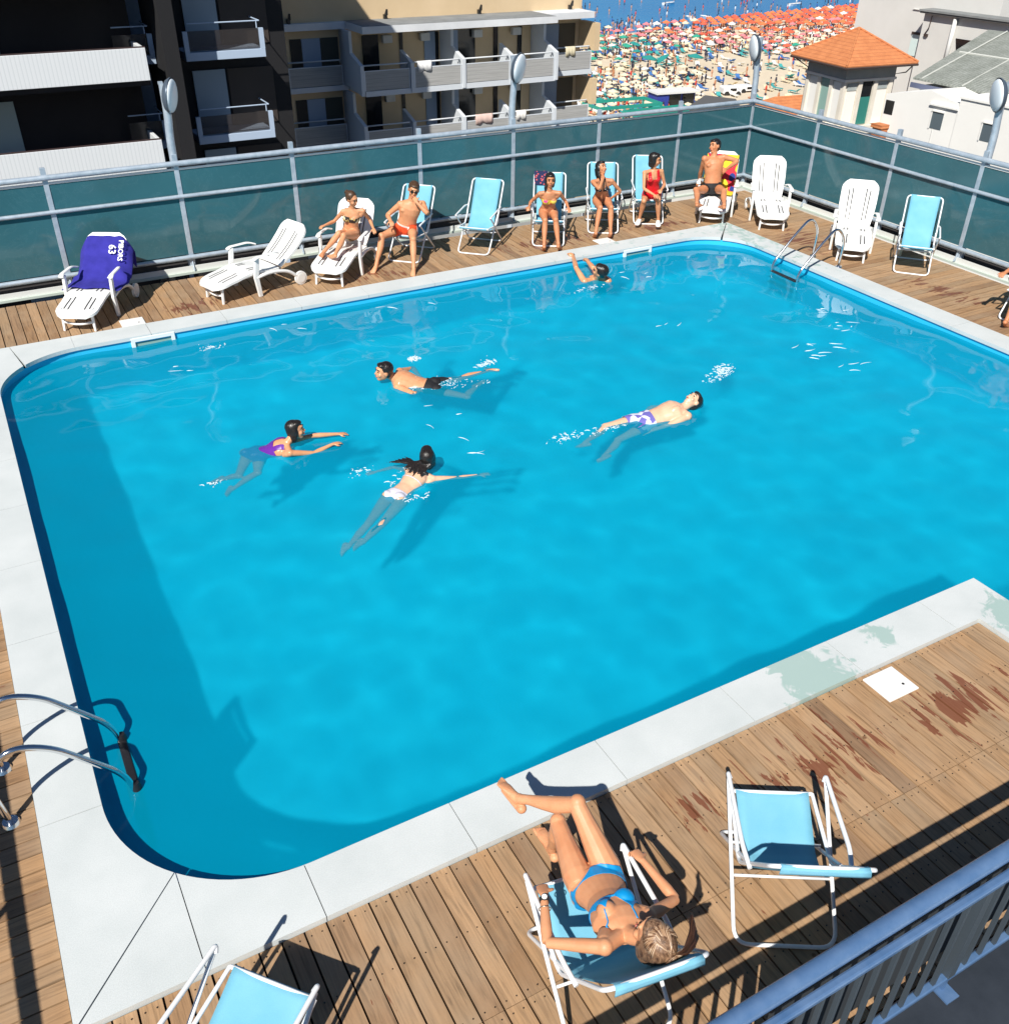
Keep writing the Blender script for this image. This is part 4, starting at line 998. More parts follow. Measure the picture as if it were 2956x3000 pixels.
def make_lounger(label, loc, face, back=50, group='white plastic sun loungers by the fence'):
    rz = math.atan2(face[1], face[0])-PI/2
    t_ = thing('sun_lounger', label, 'sun lounger', (loc[0], loc[1], DZ), rz, group)
    def rnd_end(t, w0=.29): 
        return w0*(1-.0*t) if t < .82 else w0*(1-((t-.82)/.18)**2.6*.42)
    def seatc(t):
        a = -.10+1.10*t; return a, .34+.03*math.sin(min(1, max(0, (t-.15)/.5))*PI)-.10*max(0, (t-.5)/.5)**2*.9
    m = panel_mesh(rnd_end, 18, .035, seatc, [(-.17, .60, .85), (-.11, .58, .87), (.11, .58, .87), (.17, .60, .85), (-.17, .30, .42), (-.11, .30, .42), (.11, .30, .42), (.17, .30, .42)], None)
    m.build('seat', [M_resin, M_slot], t_, smooth=True, auto=45)
    def backw(t): return .26+.045*math.sin(min(t/.6, 1)*PI/2) if t < .8 else (.305)*(1-((t-.8)/.2)**2.4*.35)
    Mx = Matrix.Translation((0, -.145, .335)) @ Matrix.Rotation(R(-back), 4, 'X')
    def backc(t): return -.75*t, .03*math.sin(t*PI)*-1+.012
    m = panel_mesh(backw, 16, .032, backc, [(-.17, .12, .78), (-.11, .10, .82), (.11, .10, .82), (.17, .12, .78)], Mx)
    m.build('backrest', [M_resin, M_slot], t_, smooth=True, auto=45)
    # front legs with rounded cross bar
    for s in (-1, 1):
        m = MB(); m.tube([(s*.20, .86, .27), (s*.215, .88, 0)], [.026, .022], 4); m.build('leg', M_resin, t_, bevel=.006)
    m = MB(); m.tube(rounded([(-.205, .87, .13), (0, .90, .10), (.205, .87, .13)], .3, 6), .018, 6); m.build('crossbar', M_resin, t_, smooth=True)
    m = MB(); m.box((-.23, .0, .285), (-.20, .86, .315)); m.box((.20, .0, .285), (.23, .86, .315)); m.box((-.2, .40, .285), (.2, .43, .31)); m.build('under_frame', M_resin, t_, bevel=.008)
    for s in (-1, 1):
        # mid leg: a wide blade rising to the arm
        m = MB(); m.prism([(.27, 0), (.335, 0), (.38, .30), (.33, .58), (.26, .58), (.30, .30)], -.02, .02, 0, Matrix.Translation((s*.33, 0, 0)) @ Matrix(((0, 0, 1, 0), (1, 0, 0, 0), (0, 1, 0, 0), (0, 0, 0, 1)))); m.build('arm_post', M_resin, t_, bevel=.008)
        # rear leg sweeping back to the wheel
        pth = rounded([(s*.33, .34, .30), (s*.33, .05, .33), (s*.33, -.25, .26), (s*.33, -.42, .10)], .25, 6)
        m = MB(); m.tube(pth, [.028]*len(pth), 6); m.build('rear_leg', M_resin, t_, smooth=True)
        m = MB(); m.tube([(s*.315, -.44, .105), (s*.355, -.44, .105)], .105, 22); m.tube([(s*.356, -.44, .105), (s*.362, -.44, .105)], .075, 18); m.build('wheel', M_resin, t_, bevel=.006)
        pa = rounded([(s*.345, .36, .575), (s*.35, .30, .60), (s*.34, -.02, .60), (s*.30, -.12, .56)], .08, 4)
        m = MB(); 
        n_ = len(pa); vs = []; fs = []
        for i, p in enumerate(pa):
            w_ = .036*(1.15-.5*i/(n_-1)); 
            for dx, dz in ((-w_, .0), (-w_*.7, .014), (w_*.7, .014), (w_, .0), (0, -.014)): vs.append((p.x+dx, p.y, p.z+dz))
        for i in range(n_-1):
            for k in range(5): fs.append((i*5+k, i*5+(k+1) % 5, i*5+5+(k+1) % 5, i*5+5+k))
        fs += [(4, 3, 2, 1, 0), tuple((n_-1)*5+k for k in range(5))]
        m.add(vs, fs); m.build('armrest', M_resin, t_, bevel=.004)
    return t_
LG = {}
LG['L1'] = make_lounger('white lounger half covered by the blue towel at the far left', (1.32, 14.36), (-.50, -.87), 48)
LG['L2'] = make_lounger('empty white lounger seen from the side, stretched out along the far deck', (3.66, 14.14), (-.95, -.31), 42)
LG['L3'] = make_lounger('white lounger carrying the woman in the gold and black bikini', (5.13, 14.36), (-.66, -.75), 55)
LG['L8'] = make_lounger('white lounger with yellow and blue towel under the man in black briefs', (12.52, 14.14), (-.70, -.71), 62)
LG['L9'] = make_lounger('upright white lounger nearest the fence corner, empty', (13.15, 13.42), (-.58, -.81), 60)
LG['L10'] = make_lounger('upright white lounger between the pool ladder and the blue deck chair on the right', (13.25, 11.38), (-.72, -.69), 66)

def make_chair(label, loc, face, group='light blue deck chairs on white tube frames', sag=1.0):
    rz = math.atan2(face[1], face[0])-PI/2
    t_ = thing('deck_chair', label, 'deck chair', (loc[0], loc[1], DZ), rz, group)
    r = .0125; w = .275
    def U(y0, z0, y1, z1, ww, nm, rr=.09):
        p = rounded([(-ww, y1, z1), (-ww, y0, z0), (ww, y0, z0), (ww, y1, z1)], rr, 6)
        m = MB(); m.tube(p, r, 10); m.build(nm, M_tubew, t_, smooth=True, auto=50)
    U(-.44, .0135, .30, .60, .30, 'rear_leg_frame', .10)
    U(.36, .0135, -.25, .53, .268, 'front_leg_frame', .08)
    # back and seat frame
    bt, bs = V((0, -.62, 1.0)), V((0, -.16, .37))
    for s in (-1, 1): pass
    p = rounded([(-w+.02, .34, .44), (-w, -.14, .375), (-w, -.62, 1.0), (w, -.62, 1.0), (w, -.14, .375), (w-.02, .34, .44)], .07, 6)
    m = MB(); m.tube(p, r, 10); m.tube([(-w+.02, .34, .44), (w-.02, .34, .44)], r, 10); m.build('back_frame', M_tubew, t_, smooth=True, auto=50)
    for s in (-1, 1):
        pa = rounded([(s*.288, .30, .60), (s*.302, .33, .625), (s*.306, -.22, .64), (s*.285, -.36, .62)], .05, 4)
        m = MB(); m.tube(pa, .014, 10); m.build('armrest', M_tubew, t_, smooth=True, auto=50)
    m = MB(); m.tube([(-.27, .06, .30), (.27, .06, .30)], .009, 8); m.tube([(-.285, -.14, .25), (.285, -.14, .25)], .009, 8); m.build('cross_bar', M_tubew, t_, smooth=True)
    # sling cloth: wraps the top bar, hangs in a sag, wraps the front bar
    prof = [(-.645, .965), (-.640, 1.008), (-.62, 1.018), (-.598, 1.0), (-.50, .84), (-.38, .665), (-.27, .51), (-.19, .405), (-.10, .345-.02*sag), (0, .335-.02*sag), (.12, .365), (.24, .415), (.335, .455), (.356, .445), (.352, .42)]
    pts = []
    for i in range(len(prof)-1):
        for q in range(3): pts.append((prof[i][0]+(prof[i+1][0]-prof[i][0])*q/3, prof[i][1]+(prof[i+1][1]-prof[i][1])*q/3))
    pts.append(prof[-1]); n = len(pts); k = 9; vs = []; sw = .236
    for i, (y, z) in enumerate(pts):
        t = i/(n-1); pinch = 1-.07*math.sin(t*PI)
        for j in range(k):
            u = -1+2*j/(k-1); dz = -.022*(1-u*u)*math.sin(t*PI)*sag
            vs.append((u*sw*pinch, y, z+dz))
    m = MB(); m.add(vs, [(i*k+j, i*k+j+1, i*k+k+j+1, i*k+k+j) for i in range(n-1) for j in range(k-1)])
    o = m.build('sling', M_sling, t_, smooth=True); sm = o.modifiers.new('s', 'SOLIDIFY'); sm.thickness = .003
    return t_
def cen(a, b, f, d=.34): return ((a[0]+b[0])/2-f[0]*d, (a[1]+b[1])/2-f[1]*d)
CH = {}
CH['orange'] = make_chair('blue deck chair under the man in orange shorts', cen((5.8, 14.37), (6.22, 13.98), (-.68, -.73)), (-.68, -.73))
CH['905'] = make_chair('empty blue deck chair between the orange shorts and the floral bikini sitters', cen((7.01, 14.2), (7.41, 13.81), (-.69, -.72)), (-.69, -.72), sag=.4)
CH['w1'] = make_chair('blue deck chair under the woman in the floral bikini', cen((8.29, 13.92), (8.8, 13.63), (-.52, -.855)), (-.52, -.855))
CH['w2'] = make_chair('blue deck chair under the woman in the dark patterned bikini', cen((9.55, 14.08), (10.05, 13.82), (-.50, -.866)), (-.50, -.866))
CH['red'] = make_chair('blue deck chair under the woman in the red swimsuit', cen((10.59, 14.15), (11.11, 13.89), (-.50, -.866)), (-.50, -.866))
CH['right'] = make_chair('empty blue deck chair rightmost by the right fence', cen((12.88, 10.11), (13.23, 9.65), (-.76, -.65)), (-.76, -.65), sag=.4)
CH['front'] = make_chair('blue deck chair under the woman in the blue bikini in the foreground', (1.98, 2.43), (.16, .987))
CH['c2'] = make_chair('empty blue deck chair beside the near railing, right of the foreground woman', (3.30, 2.39), (.52, .854), sag=1.2)
CH['near'] = make_chair('empty blue deck chair cut off by the bottom left of the view', (.06, 2.76), (.76, .65), sag=.8)
CH['edge'] = make_chair('deck chair at the right edge of the view under a seated person', (13.10, 7.80), (-.95, -.31))

# towels
def draped(name, label, parent_pose, pts_rows, material, cat='towel'):
    n = len(pts_rows); k = len(pts_rows[0]); vs = [p for r_ in pts_rows for p in r_]
    m = MB(); m.add(vs, [(i*k+j, i*k+j+1, i*k+k+j+1, i*k+k+j) for i in range(n-1) for j in range(k-1)])
    o = m.build(name, material, smooth=True); o.location = parent_pose[0]; o.rotation_euler = (0, 0, parent_pose[1])
    s = o.modifiers.new('s', 'SOLIDIFY'); s.thickness = .008; s2 = o.modifiers.new('sub', 'SUBSURF'); s2.levels = s2.render_levels = 1
    tag(o, label, cat); return o
def lounge_profile(back, ts):
    """points (y, z) over the lounger's top from behind the backrest to the seat"""
    a = R(back); out = []
    for t in ts:
        if t < 0: out.append((-.12-.70*math.cos(a)-.05+(-t)*.02, .345+.70*math.sin(a)+.02-(-t)))
        elif t <= .8: d = (.8-t)*.875; out.append((-.12-d*math.cos(a)+.035*math.sin(a), .345+d*math.sin(a)+.035*math.cos(a)))
        else: out.append((-.10+(t-.8), .385+.01))
    return out
def towelm(name, c1, c2=None, f=None):
    def b_(t, b):
        v_ = coords(t); n = noise(t, v_, 6, 4, .6); c = ramp(t, n, [(.3, c1), (.7, c2 or tuple(x*1.25 for x in c1))])
        if f: c = f(t, c, v_)
        L(t, c, b.inputs['Base Color']); bump(t, b, noise(t, v_, 180, 2), .5, .003)
    return mat(name, c1, .95, build=b_)
M_tblue = towelm('towel_deep_blue', (.020, .018, .23), (.035, .03, .33))
lo = LG['L1']; rows = []
ys = lounge_profile(48, [-.35, -.2, -.05, 0, .12, .25, .4, .55, .68, .8, .95, 1.1, 1.2])
for i, (y, z) in enumerate(ys):
    row = []
    for j in range(13):
        u = -1+2*j/12; wv = .012*math.sin(i*1.3+j*1.9)+.010*math.sin(j*2.7)
        spill = max(0, abs(u)-.72)/.28
        row.append((u*(.36+.05*math.sin(min(1,i/9)*PI*.5)*(1 if i<9 else 1.15))+.008*math.sin(i*2.1), y+wv*.6-.01*u*u*0+(.03*math.sin(j*1.2) if i > 10 else 0), z+wv+.01-spill*(.22 if i < 8 else .04)-(.0)))
    rows.append(row)
tw = draped('towel', 'deep blue towel with white lettering draped over the lounger at the far left', (lo.location, lo.rotation_euler.z), rows, M_tblue)
# lettering on the towel: white stitched words near its upper right edge
def lettering(txt, size, loc_fn, parent, name, m_):
    cu = bpy.data.curves.new('txt', 'FONT'); cu.body = txt; cu.size = size; cu.extrude = .0; cu.resolution_u = 2; cu.offset = size*.02
    to = bpy.data.objects.new('txt', cu); COL.objects.link(to); dg = bpy.context.evaluated_depsgraph_get(); me = bpy.data.meshes.new_from_object(to.evaluated_get(dg)); bpy.data.objects.remove(to)
    for v_ in me.vertices: v_.co = loc_fn(v_.co.x, v_.co.y)
    me.materials.clear(); me.materials.append(m_); me.name = name
    o = bpy.data.objects.new(name, me); COL.objects.link(o); o.parent = parent; return o
a_ = R(48)
def on_back(u, v_):   # u across (m), v up the backrest (m)
    d = v_; return V((u, -.12-d*math.cos(a_)+.035*math.sin(a_)+.030, .345+d*math.sin(a_)+.035*math.cos(a_)+.035))
M_let = mat('towel_letter_white', (.80, .80, .80), .9)
# words run down the backrest (text x axis = down the slope)
lettering('PIBORS', .10, lambda x, y: on_back(-.24-y, .60-x), tw, 'lettering', M_let)
lettering('63', .15, lambda x, y: on_back(-.10-y, .53-x), tw, 'lettering', M_let)

def yfun(t, c, v_):
    s = N(t, 'ShaderNodeSeparateXYZ'); L(t, v_, s.inputs[0])
    c = mixc(t, ramp(t, s.outputs[0], [(.0, g3(0)), (.001, g3(1))]), c, (.80, .55, .03)) if False else c
    n = noise(t, v_, 3.2, 1, .4)
    return ramp(t, n, [(.0, (.80, .58, .03)), (.50, (.80, .58, .03)), (.51, (.60, .03, .05)), (.60, (.60, .03, .05)), (.61, (.02, .04, .20))], 'CONSTANT')
M_ty = towelm('towel_yellow_red_blue', (.8, .55, .03), None, yfun)
lo = LG['L8']; rows = []
for i, (y, z) in enumerate(lounge_profile(62, [-.3, -.1, 0, .12, .3, .5, .68, .8, .95, 1.1, 1.25])):
    rows.append([((-1+2*j/8)*.30, y+.006*math.sin(j*2+i), z+.012+.006*math.sin(j*2.3+i*1.1)) for j in range(9)])
draped('towel', 'yellow, red and blue towel on the lounger behind the man in black briefs', (lo.location, lo.rotation_euler.z), rows, M_ty)
def pfun(t, c, v_):
    vo = N(t, 'ShaderNodeTexVoronoi'); vo.inputs['Scale'].default_value = 22; L(t, v_, vo.inputs['Vector'])
    return mixc(t, ramp(t, vo.outputs['Distance'], [(.28, g3(1)), (.34, g3(0))]), (.015, .02, .07), (.55, .10, .10))
M_tp = towelm('towel_dark_spotted', (.02, .02, .08), None, pfun)
lo = CH['w1']; rows = []
for i, (y, z) in enumerate([(-.70, .78), (-.68, .95), (-.64, 1.03), (-.60, 1.035), (-.565, .97), (-.52, .90), (-.47, .82)]):
    rows.append([(.04+.24*j/6, y+.006*math.sin(j*2+i), z+.004*math.sin(j*1.7)) for j in range(7)])
draped('towel', 'dark spotted towel over the deck chair top behind the floral bikini', (lo.location, lo.rotation_euler.z), rows, M_tp)

# small things by the right hand lounger
bt = thing('sunscreen_bottle', 'yellow capped bottle standing on the deck between the upright lounger and the blue deck chair', 'bottle', (13.62, 10.62, DZ))
m = MB(); m.tube([(0, 0, 0), (0, 0, .02), (0, 0, .15), (0, 0, .18)], [.034, .038, .038, .02], 12); m.build('body', mat('bottle_white', (.7, .66, .5), .4), bt, smooth=True, auto=40)
m = MB(); m.tube([(0, 0, .18), (0, 0, .25)], [.03, .028], 12); m.build('cap', mat('bottle_cap_yellow', (.75, .6, .02), .4), bt, smooth=True, auto=40)

# dark panel fixed to the railing's deck side
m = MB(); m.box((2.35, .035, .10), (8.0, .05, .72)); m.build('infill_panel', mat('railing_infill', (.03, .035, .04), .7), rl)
# ================================================================ people (joints in metres)
POSES = {
 'woman3': {'pelvis':[5.218,14.384,0.497],'neck':[5.212,14.237,0.927],'head':[5.197,14.172,1.088],'shR':[5.09,14.341,0.863],'elR':[4.996,14.512,0.68],'wrR':[4.794,14.405,0.671],'shL':[5.358,14.158,0.885],'elL':[5.504,14.271,0.692],'wrL':[5.47,14.055,0.62],'hipR':[5.16,14.453,0.48],'hipL':[5.25,14.296,0.508],'knR':[4.925,14.154,0.592],'anR':[4.623,14.006,0.402],'toR':[4.522,13.855,0.39],'knL':[4.959,14.028,0.588],'anL':[4.713,13.779,0.404],'toL':[4.676,13.944,0.346]},
 'orange': {'pelvis':[6.113,14.257,0.482],'neck':[6.166,14.107,0.953],'head':[6.187,14.052,1.133],'shR':[6.01,14.197,0.896],'elR':[5.838,14.345,0.71],'wrR':[5.788,14.102,0.683],'shL':[6.316,14.008,0.908],'elL':[6.437,14.132,0.676],'wrL':[6.359,14.222,0.911],'hipR':[6.021,14.295,0.48],'hipL':[6.189,14.191,0.483],'knR':[5.628,14.116,0.46],'anR':[5.467,14.016,0.061],'toR':[5.329,13.886,-0.006],'knL':[6.027,13.791,0.439],'anL':[5.942,13.619,0.052],'toL':[5.835,13.459,-0.002]},
 'w1': {'pelvis':[8.665,14.013,0.489],'neck':[8.558,13.807,0.892],'head':[8.56,13.802,1.068],'shR':[8.415,13.89,0.844],'elR':[8.367,14.092,0.67],'wrR':[8.224,13.911,0.646],'shL':[8.703,13.722,0.858],'elL':[8.887,13.801,0.676],'wrL':[8.806,13.587,0.634],'hipR':[8.575,14.034,0.482],'hipL':[8.747,13.968,0.479],'knR':[8.404,13.671,0.452],'anR':[8.321,13.539,0.077],'toR':[8.39,13.672,-0.026],'knL':[8.574,13.606,0.453],'anL':[8.558,13.462,0.076],'toL':[8.671,13.571,-0.018]},
 'w2': {'pelvis':[9.877,14.179,0.506],'neck':[9.745,14.0,0.915],'head':[9.756,14.065,1.079],'shR':[9.589,14.054,0.865],'elR':[9.616,14.251,0.684],'wrR':[9.761,14.198,0.874],'shL':[9.888,13.91,0.881],'elL':[10.068,13.879,0.682],'wrL':[10.015,14.056,0.541],'hipR':[9.79,14.209,0.488],'hipL':[9.95,14.121,0.497],'knR':[9.63,13.84,0.463],'anR':[9.507,13.751,0.08],'toR':[9.568,13.882,-0.03],'knL':[9.798,13.75,0.466],'anL':[9.733,13.623,0.081],'toL':[9.803,13.751,-0.029]},
 'red': {'pelvis':[10.941,14.13,0.498],'neck':[10.846,14.01,0.949],'head':[10.835,13.975,1.125],'shR':[10.679,14.041,0.901],'elR':[10.617,13.94,0.652],'wrR':[10.681,13.718,0.595],'shL':[11.013,13.987,0.902],'elL':[11.116,13.99,0.647],'wrL':[10.934,13.839,0.623],'hipR':[10.856,14.165,0.463],'hipL':[11.017,14.076,0.466],'knR':[10.582,13.86,0.455],'anR':[10.643,14.024,0.096],'toR':[10.507,13.907,0.034],'knL':[10.801,13.73,0.484],'anL':[10.89,13.786,0.099],'toL':[10.788,13.64,0.034]},
 'bigman': {'pelvis':[12.203,13.941,0.493],'neck':[12.246,14.047,0.997],'head':[12.267,14.091,1.187],'shR':[12.067,14.093,0.985],'elR':[12.123,14.222,0.726],'wrR':[12.216,14.355,0.53],'shL':[12.409,13.96,1.005],'elL':[12.511,13.684,0.991],'wrL':[12.408,13.843,0.819],'hipR':[12.114,13.984,0.457],'hipL':[12.277,13.869,0.471],'knR':[11.715,13.81,0.529],'anR':[11.481,13.471,0.402],'toR':[11.649,13.566,0.343],'knL':[12.088,13.477,0.541],'anL':[11.845,13.151,0.402],'toL':[11.915,13.332,0.346]},
 'edge': {'pelvis':[9.061,12.98,-0.754],'neck':[8.803,12.641,-0.301],'head':[8.778,12.504,-0.117],'shL':[8.565,12.625,-0.305],'elL':[8.574,12.907,-0.16],'wrL':[8.64,13.131,-0.008],'haL':[8.572,13.054,0.03],'shR':[8.925,12.46,-0.307],'elR':[8.798,12.723,-0.145],'wrR':[8.601,12.646,0.046],'haR':[8.777,13.054,0.03],'hipL':[9.023,13.1,-0.788],'hipR':[9.19,12.985,-0.786],'knL':[9.25,13.44,-1.099],'anL':[9.463,13.814,-1.338],'knR':[9.43,13.319,-1.095],'anR':[9.667,13.68,-1.335]},
 'breast': {'pelvis':[4.612,10.199,-0.312],'neck':[4.233,10.509,-0.183],'head':[4.087,10.485,-0.059],'shR':[4.376,10.637,-0.192],'elR':[4.619,10.787,-0.265],'wrR':[4.615,10.546,-0.32],'shL':[4.207,10.333,-0.244],'elL':[4.312,10.068,-0.248],'wrL':[4.494,10.198,-0.36],'hipR':[4.669,10.28,-0.297],'hipL':[4.613,10.098,-0.336],'knR':[5.092,10.338,-0.352],'anR':[5.494,10.264,-0.278],'toR':[5.609,10.1,-0.26],'knL':[4.944,9.817,-0.351],'anL':[5.254,10.092,-0.394],'toL':[5.424,10.04,-0.294]},
 'purple': {'pelvis':[2.113,9.581,-0.349],'neck':[2.44,9.371,-0.125],'head':[2.561,9.399,0.006],'shL':[2.456,9.531,-0.194],'elL':[2.779,9.47,-0.16],'wrL':[3.052,9.39,-0.17],'haL':[3.29,9.383,-0.21],'shR':[2.413,9.208,-0.16],'elR':[2.682,9.188,-0.225],'wrR':[2.916,9.208,-0.178],'haR':[3.073,9.236,-0.21],'hipL':[2.05,9.642,-0.369],'hipR':[2.129,9.486,-0.347],'knL':[1.927,9.808,-0.701],'anL':[1.773,10.102,-0.899],'knR':[2.132,9.722,-0.666],'anR':[1.841,9.839,-0.897]},
 'dark': {'pelvis':[3.165,7.969,-0.297],'neck':[3.552,8.179,-0.164],'head':[3.639,8.195,-0.012],'shL':[3.463,8.31,-0.223],'elL':[3.379,8.539,-0.315],'wrL':[3.152,8.513,-0.276],'shR':[3.625,8.035,-0.215],'elR':[3.893,7.98,-0.255],'wrR':[4.13,7.909,-0.247],'hipL':[3.077,8.01,-0.332],'hipR':[3.192,7.879,-0.321],'knL':[2.753,7.797,-0.417],'anL':[2.444,7.566,-0.462],'toL':[2.335,7.43,-0.528],'knR':[2.85,7.676,-0.381],'anR':[2.553,7.421,-0.339],'toR':[2.405,7.305,-0.362]},
 'float': {'pelvis':[6.521,8.107,-0.284],'neck':[6.995,8.033,-0.174],'head':[7.167,8.038,-0.11],'shR':[6.98,8.201,-0.232],'elR':[6.815,8.402,-0.336],'wrR':[6.618,8.274,-0.382],'shL':[6.956,7.863,-0.188],'elL':[6.684,7.872,-0.26],'wrL':[6.466,7.933,-0.377],'hipR':[6.454,8.195,-0.282],'hipL':[6.476,8.025,-0.328],'knR':[6.036,8.261,-0.301],'anR':[5.657,8.134,-0.388],'toR':[5.474,8.088,-0.335],'knL':[6.068,8.023,-0.397],'anL':[5.727,7.819,-0.438],'toL':[5.551,7.845,-0.513]},
 'front': {'pelvis':[2.065,2.562,0.542],'neck':[1.941,2.141,0.763],'head':[1.991,2.005,0.881],'shL':[1.786,2.113,0.819],'elL':[1.584,2.321,0.717],'wrL':[1.703,2.554,0.745],'haL':[1.766,2.71,0.64],'shR':[2.114,2.185,0.738],'elR':[2.373,2.238,0.633],'wrR':[2.365,2.487,0.671],'haR':[2.382,2.611,0.64],'hipL':[1.983,2.62,0.56],'hipR':[2.163,2.585,0.554],'knR':[2.153,2.939,0.784],'anR':[1.961,3.251,0.606],'toR':[1.923,3.43,0.673],'knL':[2.091,3.023,0.557],'anL':[2.132,3.133,0.165],'toL':[2.138,3.327,0.212]},
}
import numpy as np
from mathutils.bvhtree import BVHTree
SUB = {'edge', 'breast', 'purple', 'dark', 'float'}
def skinm(c1, c2):
    def f(t, b):
        v_ = coords(t); n = noise(t, v_, 9, 4, .6); L(t, ramp(t, n, [(.3, c1), (.7, c2)]), b.inputs['Base Color'])
        b.inputs['Subsurface Weight'].default_value = .08; b.inputs['Subsurface Radius'].default_value = (.02, .006, .003)
        bump(t, b, noise(t, v_, 90, 2), .08, .001)
    return f
SKIN = {'tan': mat('skin_tan', (.5, .22, .11), .52, build=skinm((.60, .26, .125), (.68, .33, .17))),
        'bronze': mat('skin_bronze', (.4, .17, .08), .5, build=skinm((.52, .20, .09), (.60, .26, .125))),
        'light': mat('skin_light', (.6, .32, .18), .45, build=skinm((.68, .38, .24), (.76, .46, .30)))}
def hairm(c1, c2):
    def f(t, b):
        v_ = coords(t, (1, 1, .25)); n = noise(t, v_, 70, 4, .7, .5); L(t, ramp(t, n, [(.35, c1), (.7, c2)]), b.inputs['Base Color']); bump(t, b, n, .7, .006)
    return f
def wet_skin(k):
    a = {'tan': ((.62, .27, .13), (.72, .36, .19)), 'light': ((.70, .40, .25), (.80, .50, .34))}[k]
    def f(t, b):
        n = noise(t, coords(t), 9, 4, .6); L(t, ramp(t, n, [(.3, a[0]), (.7, a[1])]), b.inputs['Base Color'])
    return mat('wet_skin_'+k, a[0], .3, build=f)
HAIR = {'black': mat('hair_black', (.012, .009, .008), .30, build=hairm((.006, .005, .005), (.03, .022, .018))),
        'brown': mat('hair_brown', (.07, .035, .02), .35, build=hairm((.03, .015, .008), (.13, .07, .035))),
        'gold': mat('hair_streaked', (.2, .11, .06), .38, build=hairm((.05, .022, .012), (.36, .21, .12)))}
def etube(m, path, rad, side, seg=16, fwd=None):
    """tube with elliptic sections: rad = [(half width along side, half depth)]"""
    P_ = [V(p) for p in path]; n = len(P_); vs = []
    for i in range(n):
        a = P_[max(0, i-1)]; b_ = P_[min(n-1, i+1)]; T = (b_-a).normalized()
        s = (side-T*side.dot(T)); s = s.normalized() if s.length > 1e-4 else T.orthogonal().normalized(); d = T.cross(s)
        for k in range(seg):
            an = 2*PI*k/seg; vs.append(P_[i]+s*math.cos(an)*rad[i][0]+d*math.sin(an)*rad[i][1])
    fs = [(i*seg+k, i*seg+(k+1) % seg, (i+1)*seg+(k+1) % seg, (i+1)*seg+k) for i in range(n-1) for k in range(seg)]
    fs += [tuple(range(seg-1, -1, -1)), tuple((n-1)*seg+k for k in range(seg))]
    m.add(vs, fs)
def basis(z, y):
    z = z.normalized(); y = (y-z*y.dot(z)).normalized(); x = y.cross(z)
    return Matrix((x, y, z)).transposed()
def limb(m, a, b_, prof):
    a, b_ = V(a), V(b_); m.tube([a.lerp(b_, t) for t, r in prof], [r for t, r in prof], 12)
def hand(m, wr, d, pn, sc, curl=.5, fr=.0085, spread=1):
    """wrist, finger direction, palm normal"""
    d = d.normalized(); pn = (pn-d*pn.dot(d)).normalized(); sd = d.cross(pn)
    etube(m, [wr-d*.01, wr+d*.03*sc, wr+d*.085*sc], [(.024*sc, .018*sc), (.037*sc, .017*sc), (.038*sc, .014*sc)], sd, 12)
    for i, (off, ln) in enumerate(((-.029, .062), (-.010, .074), (.010, .070), (.028, .055))):
        base = wr+d*.078*sc+sd*off*sc; dd = (d+sd*off*4*spread).normalized(); p = [base-d*.03]; ang = 0; cur = base; p.append(cur)
        for q in range(3):
            ang += curl*(.5 if q == 0 else .8); v_ = dd*math.cos(ang)+pn*math.sin(ang); cur = cur+v_*ln*sc*(.42, .33, .25)[q]; p.append(cur)
        m.tube(p, [fr*sc*1.1, fr*sc*1.1, fr*sc*1.02, fr*sc*.95, fr*sc*.75], 8)
        m.ellip(cur, (fr*sc*.78,)*3, 6, 5)
    tb = wr+d*.02*sc-sd*.026*sc; t1 = tb+(d*.6-sd*.8+pn*.25)*.035*sc; t2 = t1+(d*.85-sd*.25+pn*.45*curl)*.032*sc; t3 = t2+(d*.9+pn*.6*curl)*.022*sc
    m.tube([tb, t1, t2, t3], [fr*1.5*sc, fr*1.35*sc, fr*1.15*sc, fr*.8*sc], 8)
def foot(m, an, to, sole, sc, toes=True):
    """ankle, toe tip direction point, sole normal (pointing out of the sole)"""
    d = (to-an); sole = sole.normalized(); d = (d-sole*d.dot(sole)).normalized(); sd = d.cross(sole)
    g = an+sole*.045*sc
    heel = g-d*.045*sc
    m.ellip(heel+sole*0-sole*.005, (.036*sc, .036*sc, .032*sc), 10, 8)
    etube(m, [an-sole*.01, an+sole*.02*sc+d*.01*sc, an+sole*.028*sc+d*.06*sc, g+d*.115*sc-sole*.012*sc, g+d*.15*sc-sole*.002], [(.032*sc, .036*sc), (.033*sc, .040*sc), (.035*sc, .030*sc), (.044*sc, .020*sc), (.042*sc, .013*sc)], sd, 12)
    etube(m, [heel+sole*.008*sc, g+d*.05*sc+sole*.010*sc, g+d*.12*sc+sole*.006*sc], [(.026*sc, .022*sc), (.030*sc, .02*sc), (.040*sc, .016*sc)], sd, 10)
    if toes:
        for i, (o, ln, r) in enumerate(((-.033, .055, .013), (-.014, .05, .0095), (.003, .045, .009), (.018, .038, .0085), (.032, .030, .0085))):
            b0 = g+d*.138*sc+sd*o*sc*sgn_foot[0]; m.tube([b0, b0+d*ln*.6*sc, b0+d*ln*sc+sole*.004], [r*sc, r*sc*1.0, r*sc*.8], 8)
sgn_foot = [1]
